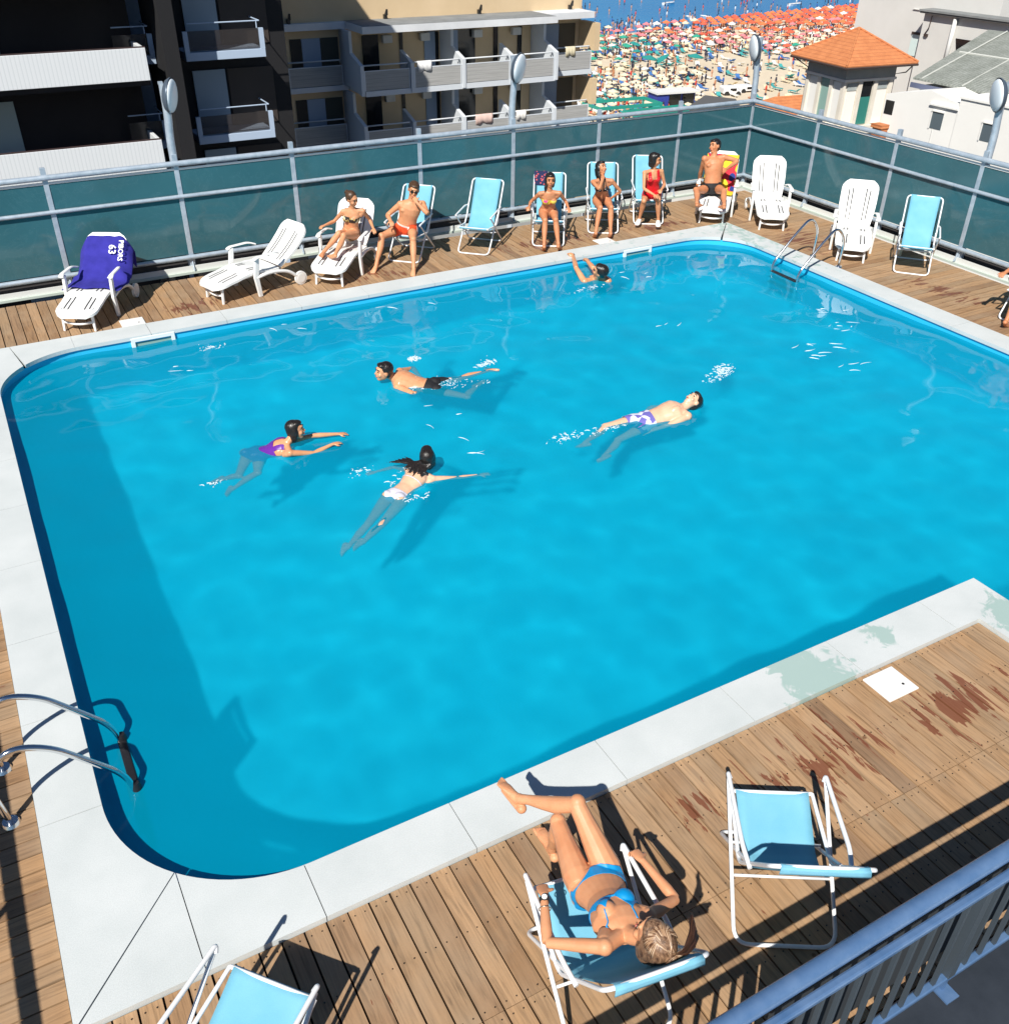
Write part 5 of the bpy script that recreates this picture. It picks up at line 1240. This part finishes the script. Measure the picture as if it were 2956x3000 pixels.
def clip_mesh(me_co, me_no, tris, f, off, name, material, parent, solid=.0025, smooth=True):
    """cloth: the part of the body surface where f >= 0, lifted along the normal"""
    vs = []; key = {}; fs = []
    def vert(i):
        if ('v', i) not in key: key[('v', i)] = len(vs); vs.append(me_co[i]+me_no[i]*off)
        return key[('v', i)]
    def edge(i, j):
        k_ = ('e', min(i, j), max(i, j))
        if k_ not in key:
            t = f[i]/(f[i]-f[j]); p = me_co[i]*(1-t)+me_co[j]*t; n_ = me_no[i]*(1-t)+me_no[j]*t
            key[k_] = len(vs); vs.append(p+n_*off)
        return key[k_]
    sel = np.where((f[tris] >= 0).any(axis=1))[0]
    for ti in sel:
        a = tris[ti]; poly = []
        for q in range(3):
            i, j = int(a[q]), int(a[(q+1) % 3])
            if f[i] >= 0: poly.append(vert(i))
            if (f[i] >= 0) != (f[j] >= 0): poly.append(edge(i, j))
        if len(poly) >= 3: fs.append(tuple(poly))
    if not fs: return None
    me = bpy.data.meshes.new(name); me.from_pydata([tuple(p) for p in vs], [], fs)
    for p in me.polygons: p.use_smooth = True
    me.materials.append(material); o = bpy.data.objects.new(name, me); COL.objects.link(o); o.parent = parent
    if solid: s = o.modifiers.new('s', 'SOLIDIFY'); s.thickness = solid; s.offset = 1
    return o
def person(key, label, look, sc=1, sex='f', skin='tan', hair='black', hairstyle='short', voxel=.0085, curl=.6, palm=None, clothes=(), headup=None, toes=True, offset=None, group=None, fr=.0085, reach=()):
    J = {a: V(b_) for a, b_ in POSES[key].items()}
    if key == 'front': J['wrR'] += V((-.045, .03, 0)); J['haR'] += V((-.05, .03, 0)); J['elR'] += V((-.02, .01, 0))
    if offset: J = {a: offset @ p for a, p in J.items()}
    lift = {'breast': .09, 'purple': .09, 'dark': .09, 'float': .09, 'edge': .17}.get(key, 0)
    if lift:
        C_ = V((0, 0, CAMH))
        for a in J:
            if key == 'edge' and a[:2] in ('wr', 'ha'): continue
            p = J[a]; z = p.z+lift
            if key != 'edge' and a[:2] in ('kn', 'an', 'to') and z < WZ: z = WZ+(z-WZ)*(.22 if key in ('dark', 'purple') else .45)
            J[a] = p+(C_-p)*((z-p.z)/(CAMH-p.z))
    for s_, tgt, pole in reach:
        a, b_ = J['sh'+s_], J['head']+V(tgt); d = b_-a; l1, l2 = .285*sc, .25*sc; D_ = min(d.length, (l1+l2)*.98); d.normalize(); b_ = a+d*D_
        ca = (l1*l1+D_*D_-l2*l2)/(2*l1*D_); sa = math.sqrt(max(0, 1-ca*ca)); pl = V(pole); pl = (pl-d*pl.dot(d)).normalized()
        J['el'+s_] = a+d*l1*ca+pl*l1*sa; J['wr'+s_] = b_; J['ha'+s_] = b_+(J['head']+V((0, 0, -.05))-b_).normalized()*.08
    root_at = J['pelvis'].copy(); root_at.z = max(DZ, J['pelvis'].z-.5) if key not in SUB else J['pelvis'].z
    T_ = thing('person', label, 'person', root_at, 0, group)
    J = {a: p-root_at for a, p in J.items()}
    P0, NK, HD = J['pelvis'], J['neck'], J['head']
    rv = ((J['hipR']-J['hipL']).normalized()+(J['shR']-J['shL']).normalized()).normalized()
    uv = (NK-P0).normalized(); rv = (rv-uv*rv.dot(uv)).normalized(); fv = uv.cross(rv)
    rs = (J['shR']-J['shL']).normalized(); rh = (J['hipR']-J['hipL']).normalized()
    m = MB()
    male = sex == 'm'
    pr_ = ([(-.22, .085, .085), (-.12, .15, .105), (0, .168, .118), (.22, .152, .108), (.42, .148, .108), (.62, .170, .122), (.80, .182, .120), (.92, .145, .095), (1.0, .075, .07)] if male else
           [(-.22, .08, .085), (-.12, .145, .110), (0, .168, .120), (.22, .138, .098), (.40, .120, .088), (.60, .138, .100), (.78, .150, .098), (.91, .120, .080), (1.0, .060, .058)])
    TL = (NK-P0).length
    spine = [P0+uv*TL*t+fv*(.012*math.sin(t*PI))*sc for t, a, b_ in pr_]
    etube(m, spine, [(a*sc, b_*sc) for t, a, b_ in pr_], rv, 22)
    # neck
    nr = .056 if male else .046
    m.tube([NK-uv*.05*sc, NK+(HD-NK)*.25, HD-(HD-NK)*.25], [nr*1.25*sc, nr*sc, nr*sc], 14)
    for s_, sg in (('L', -1), ('R', 1)):
        sh, el, wr = J['sh'+s_], J['el'+s_], J['wr'+s_]
        rsr = .058 if male else .045
        m.ellip(sh, (rsr*sc,)*3, 12, 8)
        m.tube([NK-uv*.02*sc, NK.lerp(sh, .5)-uv*.012*sc, sh], [.045*sc, (.050 if male else .040)*sc, rsr*.92*sc], 12)
        m.tube([sh-uv*.09*sc-rs*sg*.045*sc, sh-uv*.03*sc-rs*sg*.01*sc, sh], [.04*sc, .045*sc, rsr*.8*sc], 10)
        k_ = 1.0 if male else .80
        limb(m, sh, el, [(0, .050*k_*sc), (.35, .047*k_*sc), (.7, .040*k_*sc), (1, .036*k_*sc)])
        limb(m, el, wr, [(0, .036*k_*sc), (.25, .041*k_*sc), (.6, .033*k_*sc), (1, .025*k_*sc)])
        ha = J.get('ha'+s_); d = (ha-wr) if ha is not None else (wr-el)
        d = d.normalized()+(wr-el).normalized()*.3
        pn = V(palm[s_]) if palm and s_ in palm else V((0, 0, -1))
        hand(m, wr, d, pn, sc*(1.02 if male else .92), curl, fr)
        hp, kn, an = J['hip'+s_], J['kn'+s_], J['an'+s_]
        k_ = 1.0 if male else .97
        limb(m, hp, kn, [(-.06, .080*k_*sc), (.12, .090*k_*sc), (.4, .078*k_*sc), (.75, .060*k_*sc), (1, .054*k_*sc)])
        kd = (hp-kn).normalized()+(an-kn).normalized(); 
        m.ellip(kn-kd*.012*sc, (.052*k_*sc,)*3, 12, 8)
        calf = -((kn-hp).normalized()+(kn-an).normalized()*.0); bend = (an-kn).normalized(); back = (hp-kn); back = back-bend*back.dot(bend); back = back.normalized() if back.length > .02 else -fv
        pts = [(0, .050, 0), (.18, .052, .010), (.36, .055, .016), (.6, .044, .010), (.85, .032, 0), (1, .034, 0)]
        m.tube([kn.lerp(an, t)+back*o*sc for t, r, o in pts], [r*k_*sc for t, r, o in pts], 14)
        to = J.get('to'+s_); sd_ = (an-kn).normalized()
        if to is None: to = an+sd_*.12+ -back*.08
        td = (to-an).normalized(); sole = sd_-td*sd_.dot(td)
        if sole.length < .25: sole = back*-1 if False else (sd_.cross(rh)).cross(td)
        sole = sole.normalized()
        if sole.dot(sd_) < 0: sole = -sole
        sgn_foot[0] = sg; foot(m, an, to, sole, sc*.98, toes)
    for sg in (-1, 1):   # buttocks, breasts / chest
        m.ellip(P0+rh*.075*sg*sc-fv*.055*sc-uv*.05*sc, (.082*sc,)*3, 12, 8)
        if male: m.ellip(P0+uv*TL*.76+rs*.075*sg*sc+fv*.066*sc, (.080*sc, .050*sc, .050*sc), 12, 8)
        else: m.ellip(P0+uv*TL*.68+rs*.070*sg*sc+fv*.078*sc, (.056*sc,)*3, 14, 10)
    # head
    hu = V(headup).normalized() if headup else (HD-NK).normalized(); fd = V(look).normalized(); B_ = basis(hu, fd)  # columns x, y = face, z = up
    hs = sc*1.06
    def hp_(x, y, z): return HD+B_ @ V((x*hs, y*hs, z*hs))
    def he(c, r): m.ellip(hp_(*c), tuple(q*hs for q in r), 18, 13, 0, B_)
    he((0, -.012, .025), (.076, .094, .088)); he((0, .012, -.03), (.062, .072, .082)); he((0, .040, -.085), (.036, .036, .030)); he((0, .072, -.005), (.030, .014, .012))
    m.tube([hp_(0, .080, .018), hp_(0, .103, -.022), hp_(0, .085, -.038)], [.009*hs, .0125*hs, .010*hs], 8)
    he((0, .082, -.058), (.022, .010, .010)); he((0, .078, .042), (.046, .012, .010))
    for sg in (-1, 1): he((sg*.078, -.008, -.005), (.010, .020, .031)); he((sg*.038, .058, -.028), (.026, .022, .024))
    body = m.build('body', SKIN[skin], T_)
    md = body.modifiers.new('r', 'REMESH'); md.mode = 'VOXEL'; md.voxel_size = voxel; md.use_smooth_shade = True
    ms = body.modifiers.new('s', 'SMOOTH'); ms.factor = .5; ms.iterations = 3
    dg = bpy.context.evaluated_depsgraph_get(); nm = bpy.data.meshes.new_from_object(body.evaluated_get(dg)); body.modifiers.clear(); old = body.data; body.data = nm; nm.name = 'body'; bpy.data.meshes.remove(old)
    if not nm.materials: nm.materials.append(SKIN[skin])
    for p in nm.polygons: p.use_smooth = True
    if key in SUB:
        body.cycles.is_caustics_receiver = True; nm.materials.clear(); nm.materials.append(wet_skin(skin))
    n = len(nm.vertices); co = np.empty(n*3); nm.vertices.foreach_get('co', co); co = co.reshape(-1, 3); no = np.empty(n*3); nm.vertices.foreach_get('normal', no); no = no.reshape(-1, 3)
    nm.calc_loop_triangles(); tr = np.empty(len(nm.loop_triangles)*3, dtype=np.int64); nm.loop_triangles.foreach_get('vertices', tr); tr = tr.reshape(-1, 3)
    A = lambda v_: np.array(v_)
    c0 = co-A(P0); zz = (c0@A(uv))/sc; xx = (c0@A(rv))/sc; yy = (c0@A(fv))/sc; tl = TL/sc
    def seg(a, b_):
        a, b_ = A(a), A(b_); d = b_-a; t = ((co-a)@d)/(d@d); tc_ = np.clip(t, 0, 1); return t, np.linalg.norm(co-a-tc_[:, None]*d, axis=1)/sc
    armd = np.min([seg(J['sh'+s_].lerp(J['el'+s_], .12), J['el'+s_])[1] for s_ in 'LR']+[seg(J['el'+s_], J['wr'+s_]+(J['wr'+s_]-J['el'+s_])*.6)[1] for s_ in 'LR'], axis=0)
    torsod = seg(P0, NK)[1]
    noarm = (armd-.062)
    th = {s_: seg(J['hip'+s_], J['kn'+s_]) for s_ in 'LR'}
    bvh = BVHTree.FromPolygons([tuple(p) for p in co], [tuple(int(q) for q in t_) for t_ in tr])
    MN = lambda *a: np.min(np.array(np.broadcast_arrays(*a)), axis=0); MX = lambda *a: np.max(np.array(np.broadcast_arrays(*a)), axis=0)
    fns = {
      'briefs': lambda: MN(.065-zz, zz+.15-np.maximum(0, np.abs(xx)-.025)*1.25, noarm, .22-np.abs(xx), np.maximum(.20-np.maximum(th['L'][0], th['R'][0])-np.maximum(0, np.abs(xx)-.03)*1.3, -yy+.02)),
      'trunks': lambda: MX(MN(.08-zz, zz+.17, noarm, .14-np.abs(yy), .2-np.abs(xx)), MN(.40-th['L'][0], .11-th['L'][1], th['L'][0]+.2, noarm*3), MN(.40-th['R'][0], .11-th['R'][1], th['R'][0]+.2, noarm*3)),
      'bigbriefs': lambda: MX(MN(.07-zz, zz+.17, noarm, .14-np.abs(yy), .2-np.abs(xx)), MN(.16-th['L'][0], .12-th['L'][1], th['L'][0]+.2, noarm*3), MN(.16-th['R'][0], .12-th['R'][1], th['R'][0]+.2, noarm*3)),
      'waistband': lambda: MN(.105-zz, zz-.075, noarm, .2-np.abs(xx), .18-np.abs(yy)),
      'band': lambda: MN(zz-tl*(.60)+np.maximum(0, yy)*.12, tl*.76-zz-np.abs(xx)*.05, noarm, .22-np.abs(xx), .25-np.abs(yy)),
      'swimsuit': lambda: MX(MN(tl*.70-zz+.0, zz+.135-np.maximum(0, np.abs(xx)-.02)*1.05, noarm+.01, .22-np.abs(xx), .25-np.abs(yy)), MN(tl*.97-zz, zz-tl*.5, .028-np.abs(np.abs(xx)-.078), noarm+.02, .2-np.abs(yy))),
      'cups': lambda: MN(yy-.015, tl*.86-zz, zz-tl*.585, .062-np.abs(np.abs(xx)-.073)-np.maximum(0, zz-tl*.62)*.60, noarm),
      'backstrap': lambda: MN(zz-tl*.595, tl*.62-zz, noarm, .22-np.abs(xx)),
    }
    for nm_, fn, material, off in clothes:
        f_ = fns[fn](); clip_mesh(co, no, tr, f_, off*sc, nm_, material, T_)
    # eyes, mouth, brows
    M_eye = mat('eye_dark', (.02, .012, .01), .2); M_lip = mat('lips', (.40, .10, .08), .4)
    for sg in (-1, 1):
        e = MB(); e.ellip(hp_(sg*.033, .082, .012), (.013*hs, .006*hs, .007*hs), 10, 6, 0, B_); e.build('eye', M_eye, T_, smooth=True)
        e = MB(); e.tube([hp_(sg*.016, .090, .035), hp_(sg*.035, .086, .041), hp_(sg*.052, .074, .034)], [.004*hs, .005*hs, .003*hs], 6); e.build('eyebrow', HAIR[hair], T_, smooth=True)
    e = MB(); e.ellip(hp_(0, .089, -.058), (.022*hs, .007*hs, .007*hs), 10, 6, 0, B_); e.build('mouth', M_lip, T_, smooth=True)
    # hair
    h = MB()
    def hh(c, r): h.ellip(hp_(*c), tuple(q*hs for q in r), 20, 14, 0, B_)
    hh((0, -.028, .040), (.086, .096, .088))
    hh((0, -.055, .0), (.076, .062, .085))
    if hairstyle == 'short': hh((0, .02, .085), (.062, .066, .030)); hh((0, .05, .085), (.055, .035, .022))
    if hairstyle in ('bob', 'long', 'wetlong', 'front'):
        hh((0, .01, .085), (.066, .074, .034))
        for sg in (-1, 1): hh((sg*.066, -.02, -.01), (.026, .052, .075)); hh((sg*.058, -.035, -.075), (.026, .045, .06))
        hh((0, -.07, -.07), (.066, .04, .075))
    if hairstyle == 'long':
        h.tube([hp_(0, -.08, 0), hp_(0, -.09, -.10), hp_(0, -.085, -.20)], [.07*hs, .06*hs, .03*hs], 12)
        h.tube([hp_(.06, -.02, -.05), hp_(.075, .01, -.13), hp_(.075, .02, -.2)], [.03*hs, .026*hs, .012*hs], 8)
    if hairstyle == 'bun': hh((0, -.115, .06), (.042, .038, .042))
    if hairstyle == 'wetlong':
        bk = -fv if key == 'dark' else (-fv)
        base = hp_(0, -.08, -.03)
        for q in range(11):
            a_ = (q-5)/5; e1 = NK+bk*.085*sc+rv*(a_*.10)*sc; e2 = e1-uv*(.17-.05*abs(a_)+.03*math.sin(q*2.3))*sc+rv*a_*.05*sc+bk*.01
            h.tube([base+rv*a_*.045*hs, e1, (e1+e2)/2+rv*.01*math.sin(q*3), e2], [.028*hs, .026*hs, .018*hs, .005], 8)
        for q in range(6):  # strands floating sideways
            s0 = NK+bk*.09*sc-rv*.07*sc; e2 = s0-rv*(.20+.03*q)*sc+uv*(.05-.035*q)*sc
            h.tube([s0, (s0+e2)/2+uv*.01, e2], [.022, .014, .003], 6)
    if hairstyle == 'front': hh((0, -.085, .060), (.046, .042, .044))
    ho = h.build('hair', HAIR[hair], T_)
    md = ho.modifiers.new('r', 'REMESH'); md.mode = 'VOXEL'; md.voxel_size = voxel*(.9 if hairstyle != 'front' else .55); md.use_smooth_shade = True
    ms = ho.modifiers.new('s', 'SMOOTH'); ms.factor = .5; ms.iterations = 2
    if hairstyle == 'front':
        rg = random.Random(5); st_ = MB(); dk = MB()
        def on(phi, th_, lift=0):   # point on the scalp: phi round, th_ from the crown
            return V(((.088+lift)*math.sin(th_)*math.sin(phi), -.028+(.100+lift)*math.sin(th_)*math.cos(phi), .035+(.094+lift)*math.cos(th_)))
        kn = V((0, -.10, .095))
        def put(mb, pts, r): mb.tube([hp_(*p) for p in pts], [r*hs*.7, r*hs, r*hs, r*hs*.8, r*hs*.25][:len(pts)], 5)
        for q in range(230):      # hair combed back from the brow to the knot
            ph = rg.uniform(-1.9, 1.9); t0 = 1.15+.25*math.cos(ph)*0+rg.uniform(-.05, .05); a0 = on(ph, t0, .003); a1 = on(ph*.92, t0*.72, .006+rg.random()*.003); a2 = on(ph*.75, t0*.40, .007)
            put(st_, [a0, a1, a2, a2.lerp(kn, .6)+V((0, 0, .012)), kn+V((rg.uniform(-.02, .02), 0, .01))], rg.uniform(.0022, .0038))
        for q in range(340):      # loose lengths falling from the knot over the back and side of the head
            a_ = rg.uniform(-1, 1); u_2 = rg.random(); a0 = kn+V((a_*.03, -.01, .01)); a1 = V((a_*.085, -.125-.01*u_2, .05)); a2 = V((a_*.12-.02, -.135-.015*rg.random(), -.02)); a3 = V((a_*.14-.03+rg.uniform(-.015, .015), -.130-.01*rg.random(), -.10-.04*u_2)); a4 = a3+V((rg.uniform(-.03, .02), .015, -.07-.03*u_2))
            put(st_, [a0, a1, a2, a3, a4], rg.uniform(.0022, .004))
        for q in range(120):      # dark end of the ponytail blown to her right
            a_ = rg.uniform(-1, 1); a0 = kn+V((.02, -.01, .01)); a1 = V((.07, -.12+a_*.02, .10+a_*.02)); a2 = V((.125+.01*rg.random(), -.10+a_*.035, .095+a_*.03)); a3 = V((.165+.03*rg.random(), -.07+a_*.05, .06+a_*.045)); a4 = a3+V((.02, .02, -.03+a_*.02))
            put(dk, [a0, a1, a2, a3, a4], rg.uniform(.002, .0034))
        def strandm(c):
            def f(t, b): 
                ri = N(t, 'ShaderNodeNewGeometry').outputs['Random Per Island']; L(t, ramp(t, ri, c), b.inputs['Base Color'])
            return f
        so = st_.build('hair_strands', mat('strands_gold', (.2, .12, .06), .35, build=strandm([(0, (.06, .026, .014)), (.3, (.20, .10, .05)), (.65, (.38, .23, .13)), (1, (.62, .46, .32))])), T_, smooth=True)
        do = dk.build('ponytail', mat('strands_dark', (.03, .015, .01), .35, build=strandm([(0, (.015, .008, .006)), (1, (.10, .045, .025))])), T_, smooth=True)
    # strand relief
    if key in SUB:
        for c_ in T_.children: c_.cycles.is_caustics_receiver = True
    ctx = dict(T=T_, J=J, hp=hp_, hs=hs, bvh=bvh, P0=P0, NK=NK, uv=uv, rv=rv, fv=fv, TL=TL, co=co, no=no, tr=tr, xx=xx, yy=yy, zz=zz, sc=sc, B=B_, noarm=noarm, tl=tl)
    return ctx
def strap(ctx, pts, r, material, name, off=.0):
    out = []
    P_ = [V(p) for p in pts]; fine = []
    for a, b_ in zip(P_[:-1], P_[1:]):
        for q in range(8): fine.append(a.lerp(b_, q/8))
    fine.append(P_[-1])
    for p in fine:
        loc, nrm, i, d = ctx['bvh'].find_nearest(p); out.append(loc+nrm*(r*.3+off))
    m = MB(); m.tube(out, r, 6); return m.build(name, material, ctx['T'], smooth=True)
def cloth(name, c, f=None, rough=.7):
    def b_(t, b):
        v_ = coords(t); n = noise(t, v_, 30, 3); cc = ramp(t, n, [(.3, tuple(x*.9 for x in c)), (.7, tuple(min(1, x*1.08) for x in c))])
        if f: cc = f(t, cc, v_)
        L(t, cc, b.inputs['Base Color'])
    return mat(name, c, rough, build=b_)
def dots(c2, scale=30, th=.3):
    def f(t, c, v_):
        vo = N(t, 'ShaderNodeTexVoronoi'); vo.inputs['Scale'].default_value = scale; L(t, v_, vo.inputs['Vector'])
        return mixc(t, ramp(t, vo.outputs['Distance'], [(th, g3(1)), (th+.04, g3(0))]), c, c2)
    return f
def patches(cols, scale=16):
    def f(t, c, v_):
        n = N(t, 'ShaderNodeTexVoronoi'); n.inputs['Scale'].default_value = scale; L(t, v_, n.inputs['Vector'])
        s = N(t, 'ShaderNodeSeparateColor'); L(t, n.outputs['Color'], s.inputs[0])
        return ramp(t, s.outputs[0], [(i/len(cols), q) for i, q in enumerate(cols)], 'CONSTANT')
    return f
C_or = cloth('shorts_orange_red', (.78, .085, .02)); C_wb = cloth('waistband_white', (.75, .6, .55)); C_red = cloth('swimsuit_red', (.66, .012, .02), rough=.45)
C_flo = cloth('bikini_floral', (.75, .5, .05), patches([(.80, .55, .05), (.70, .05, .25), (.80, .30, .30), (.82, .6, .10), (.75, .08, .06)]))
C_dot = cloth('bikini_dark_dotted', (.012, .012, .02), dots((.75, .72, .65), 26, .26)); C_leo = cloth('bikini_gold_black', (.45, .28, .08), patches([(.02, .015, .01), (.50, .33, .10), (.65, .55, .35), (.03, .02, .02)], 34))
C_blk = cloth('briefs_black', (.01, .01, .012)); C_pur = cloth('swimsuit_purple', (.13, .02, .30), rough=.4); C_lav = cloth('trunks_lavender', (.18, .16, .45), patches([(.14, .12, .42), (.65, .65, .75), (.20, .16, .50)], 9)); C_whi = cloth('bikini_pale', (.62, .60, .68))
C_blu = cloth('bikini_bright_blue', (.0, .27, .62), rough=.5)
CW = V((-.49, -.87, 0)); CRt = V((.87, -.49, 0))
person('woman3', 'woman in a gold and black bikini sitting with drawn up legs on a white lounger', CW*.6+CRt*.75-V((0, 0, .15)), .92, 'f', 'tan', 'brown', 'bun', clothes=[('bikini_top', 'band', C_leo, .005), ('bikini_bottom', 'briefs', C_leo, .005)])
cm = person('orange', 'man in orange red shorts and sunglasses with one hand before his mouth', CW+CRt*.15-V((0, 0, .1)), 1.0, 'm', 'tan', 'brown', 'short', clothes=[('shorts', 'trunks', C_or, .008), ('waistband', 'waistband', C_wb, .009)], palm={'L': (.3, .8, 0)}, curl=.9, reach=[('L', (-.10+.05, -.17-.02, -.13), (.9, -.5, -1))])
def glasses(ctx, name='sunglasses'):
    m = MB(); hp_ = ctx['hp']; hs = ctx['hs']; B_ = ctx['B']
    for sg in (-1, 1): m.ellip(hp_(sg*.034, .094, .010), (.026*hs, .006*hs, .018*hs), 12, 8, 0, B_)
    m.tube([hp_(-.012, .098, .014), hp_(.012, .098, .014)], .004, 5)
    for sg in (-1, 1): m.tube([hp_(sg*.058, .088, .014), hp_(sg*.082, -.01, .012)], .003, 5)
    return m.build(name, mat('sunglass_black', (.01, .01, .01), .15), ctx['T'], smooth=True)
glasses(cm)
person('w1', 'smiling woman in a yellow and pink floral bikini sitting on a blue deck chair', CW+CRt*.1, .93, 'f', 'bronze', 'black', 'long', clothes=[('bikini_top', 'band', C_flo, .006), ('bikini_bottom', 'briefs', C_flo, .005)])
cw = person('w2', 'woman in a dark dotted bikini touching her face on a blue deck chair', CW+CRt*.7-V((0, 0, .35)), .93, 'f', 'bronze', 'black', 'long', clothes=[('bikini_top', 'cups', C_dot, .006), ('bikini_bottom', 'briefs', C_dot, .005)], palm={'R': (.2, .9, 0)}, curl=.9, reach=[('R', (-.06, -.17, -.12), (-1, .1, -1))])
hl = cw; strap(hl, [hl['P0']+hl['uv']*hl['TL']*.84+hl['rv']*.07+hl['fv']*.12, hl['NK']+hl['rv']*.04, hl['NK']-hl['fv']*.08, hl['NK']-hl['rv']*.04, hl['P0']+hl['uv']*hl['TL']*.84-hl['rv']*.07+hl['fv']*.12], .005, C_dot, 'halter_strap')
cr = person('red', 'woman in a red one piece swimsuit and white shoes on a deck chair', CRt+CW*.25-V((0, 0, .05)), .95, 'f', 'tan', 'black', 'bob', clothes=[('swimsuit', 'swimsuit', C_red, .006)])
person('bigman', 'man in black briefs sitting with bent knees on the lounger with the yellow towel', -CRt*.75+CW*.55, 1.02, 'm', 'bronze', 'black', 'short', clothes=[('briefs', 'bigbriefs', C_blk, .006)], palm={'L': (0, .5, -.5)})
# shoes of the woman in red
def shoe(ctx, s_, c):
    J = ctx['J']; an = J['an'+s_]; to = J['to'+s_]; d = to-an; d.z = 0; d = d.normalized() if d.length > .02 else V((-.5, -.87, 0))
    m = MB(); etube(m, [an+V((0, 0, -.03))-d*.06, an+V((0, 0, -.035))+d*.0, an+V((0, 0, -.05))+d*.07, an+V((0, 0, -.06))+d*.155, an+V((0, 0, -.066))+d*.185], [(.030, .030), (.040, .050), (.046, .042), (.048, .028), (.030, .015)], d.cross(V((0, 0, 1))), 12)
    return m.build('shoe', c, ctx['T'], smooth=True)
for s_ in 'LR': shoe(cr, s_, mat('shoe_white', (.8, .8, .78), .6))
# people in the water
ce = person('edge', 'man seen from behind in the pool holding on to the far edge with both hands', V((-.55, .8, 0)), 1.08, 'm', 'tan', 'black', 'short', clothes=[], palm={'L': (0, .3, -1), 'R': (0, .3, -1)}, curl=1.0, toes=False)
m = MB(); J_ = ce['J']; wl = J_['wrL']; dl = (wl-J_['elL']).normalized(); m.tube([wl-dl*.05, wl-dl*.03], .034, 14); m.build('wrist_band', mat('band_black', (.015, .015, .015), .5), ce['T'], smooth=True)
person('breast', 'man swimming breaststroke to the left with his head and back out of the water', V((-1.0, .05, -.12)), 1.0, 'm', 'tan', 'black', 'short', headup=(.12, -.05, 1), clothes=[('trunks', 'trunks', C_blk, .008)], toes=False)
person('purple', 'girl in a purple swimsuit swimming to the right with outstretched arms', V((.92, -.35, -.08)), .90, 'f', 'tan', 'black', 'bob', headup=(-.05, .1, 1), clothes=[('swimsuit', 'swimsuit', C_pur, .006)], toes=False, curl=.25)
person('dark', 'long dark haired swimmer seen from behind with arms spread wide', V((.45, .85, -.25)), .90, 'f', 'light', 'black', 'wetlong', headup=(-.2, -.2, 1), clothes=[('bikini_bottom', 'briefs', C_whi, .006), ('bikini_top', 'backstrap', C_whi, .004)], toes=False, curl=.25)
person('float', 'man floating on his back in lavender and white trunks, face up', V((-.45, .05, .9)), .96, 'm', 'light', 'black', 'short', clothes=[('trunks', 'trunks', C_lav, .01)], toes=False, curl=.3)
# sunbather in the foreground
SKIN['front'] = SKIN['tan']
cf = person('front', 'sunbathing woman in a bright blue bikini seen from above in the foreground', V((-.12, .93, .30)), .97, 'f', 'tan', 'gold', 'front', voxel=.0052, curl=1.15, palm={'L': (.1, .0, -1), 'R': (-.1, 0, -1)},
            clothes=[('bikini_top', 'cups', C_blu, .004), ('bikini_bottom', 'briefs', C_blu, .004)], headup=(-.05, -.42, .90), fr=.0078)
P0, uv, rv, fv, NK, TL = cf['P0'], cf['uv'], cf['rv'], cf['fv'], cf['NK'], cf['TL']
for sg in (-1, 1):
    strap(cf, [P0+uv*TL*.82+rv*sg*.078+fv*.11, P0+uv*TL*.95+rv*sg*.09+fv*.08, P0+uv*TL*1.02+rv*sg*.085-fv*.02, P0+uv*TL*.9+rv*sg*.08-fv*.1], .0042, C_blu, 'shoulder_strap')
strap(cf, [P0+uv*TL*.60+rv*.02+fv*.12, P0+uv*TL*.60-rv*.02+fv*.12], .006, C_blu, 'centre_strap')
for sg in (-1, 1): strap(cf, [P0+uv*TL*.60+rv*sg*.12+fv*.09, P0+uv*TL*.60+rv*sg*.17, P0+uv*TL*.60+rv*sg*.1-fv*.12], .0042, C_blu, 'back_strap')
J_ = cf['J']; wl = J_['wrL']; dl = (wl-J_['elL']).normalized()
m = MB(); m.tube([wl-dl*.045, wl-dl*.025], .0275, 16); wt = m.build('watch_strap', mat('watch_black', (.015, .015, .015), .5), cf['T'], smooth=True)
up_ = V((-.15, -.25, 1)); up_ = (up_-dl*up_.dot(dl)).normalized(); c_ = wl-dl*.035+up_*.027
m = MB(); m.tube([c_, c_+up_*.007], .018, 18); wf = m.build('watch_case', mat('watch_case', (.03, .03, .03), .3), wt, smooth=True, auto=40)
m = MB(); m.tube([c_+up_*.0072, c_+up_*.009], .0145, 18); m.build('watch_dial', mat('watch_dial', (.85, .85, .82), .4), wt)
m = MB(); m.tube([wl-dl*.085+(dl.orthogonal().normalized()*math.cos(2*PI*q/20)+dl.cross(dl.orthogonal().normalized())*math.sin(2*PI*q/20))*.031 for q in range(20)], .003, 6, closed=True); m.build('bracelet', mat('bracelet_metal', (.5, .4, .3), .3, .8), cf['T'], smooth=True)
# person on the deck chair cut off by the right edge: same seat pose, turned and moved
a = V(POSES['w1']['pelvis']); ch = CH['edge']; src = CH['w1']
Mo = ch.matrix_basis @ src.matrix_basis.inverted()
person('w1', 'person cut off by the right edge, only a knee and foot in view', CW-CRt, .98, 'm', 'bronze', 'black', 'short', clothes=[('briefs', 'briefs', C_blk, .006)], offset=Mo)

def wz(px, py): 
    d = cam.matrix_world.to_3x3() @ V(((px-952)/1790.4, -(py-966)/1790.4, -1)); t_ = (WZ-CAMH)/d.z; return d.x*t_, d.y*t_
bpy.context.view_layer.update()
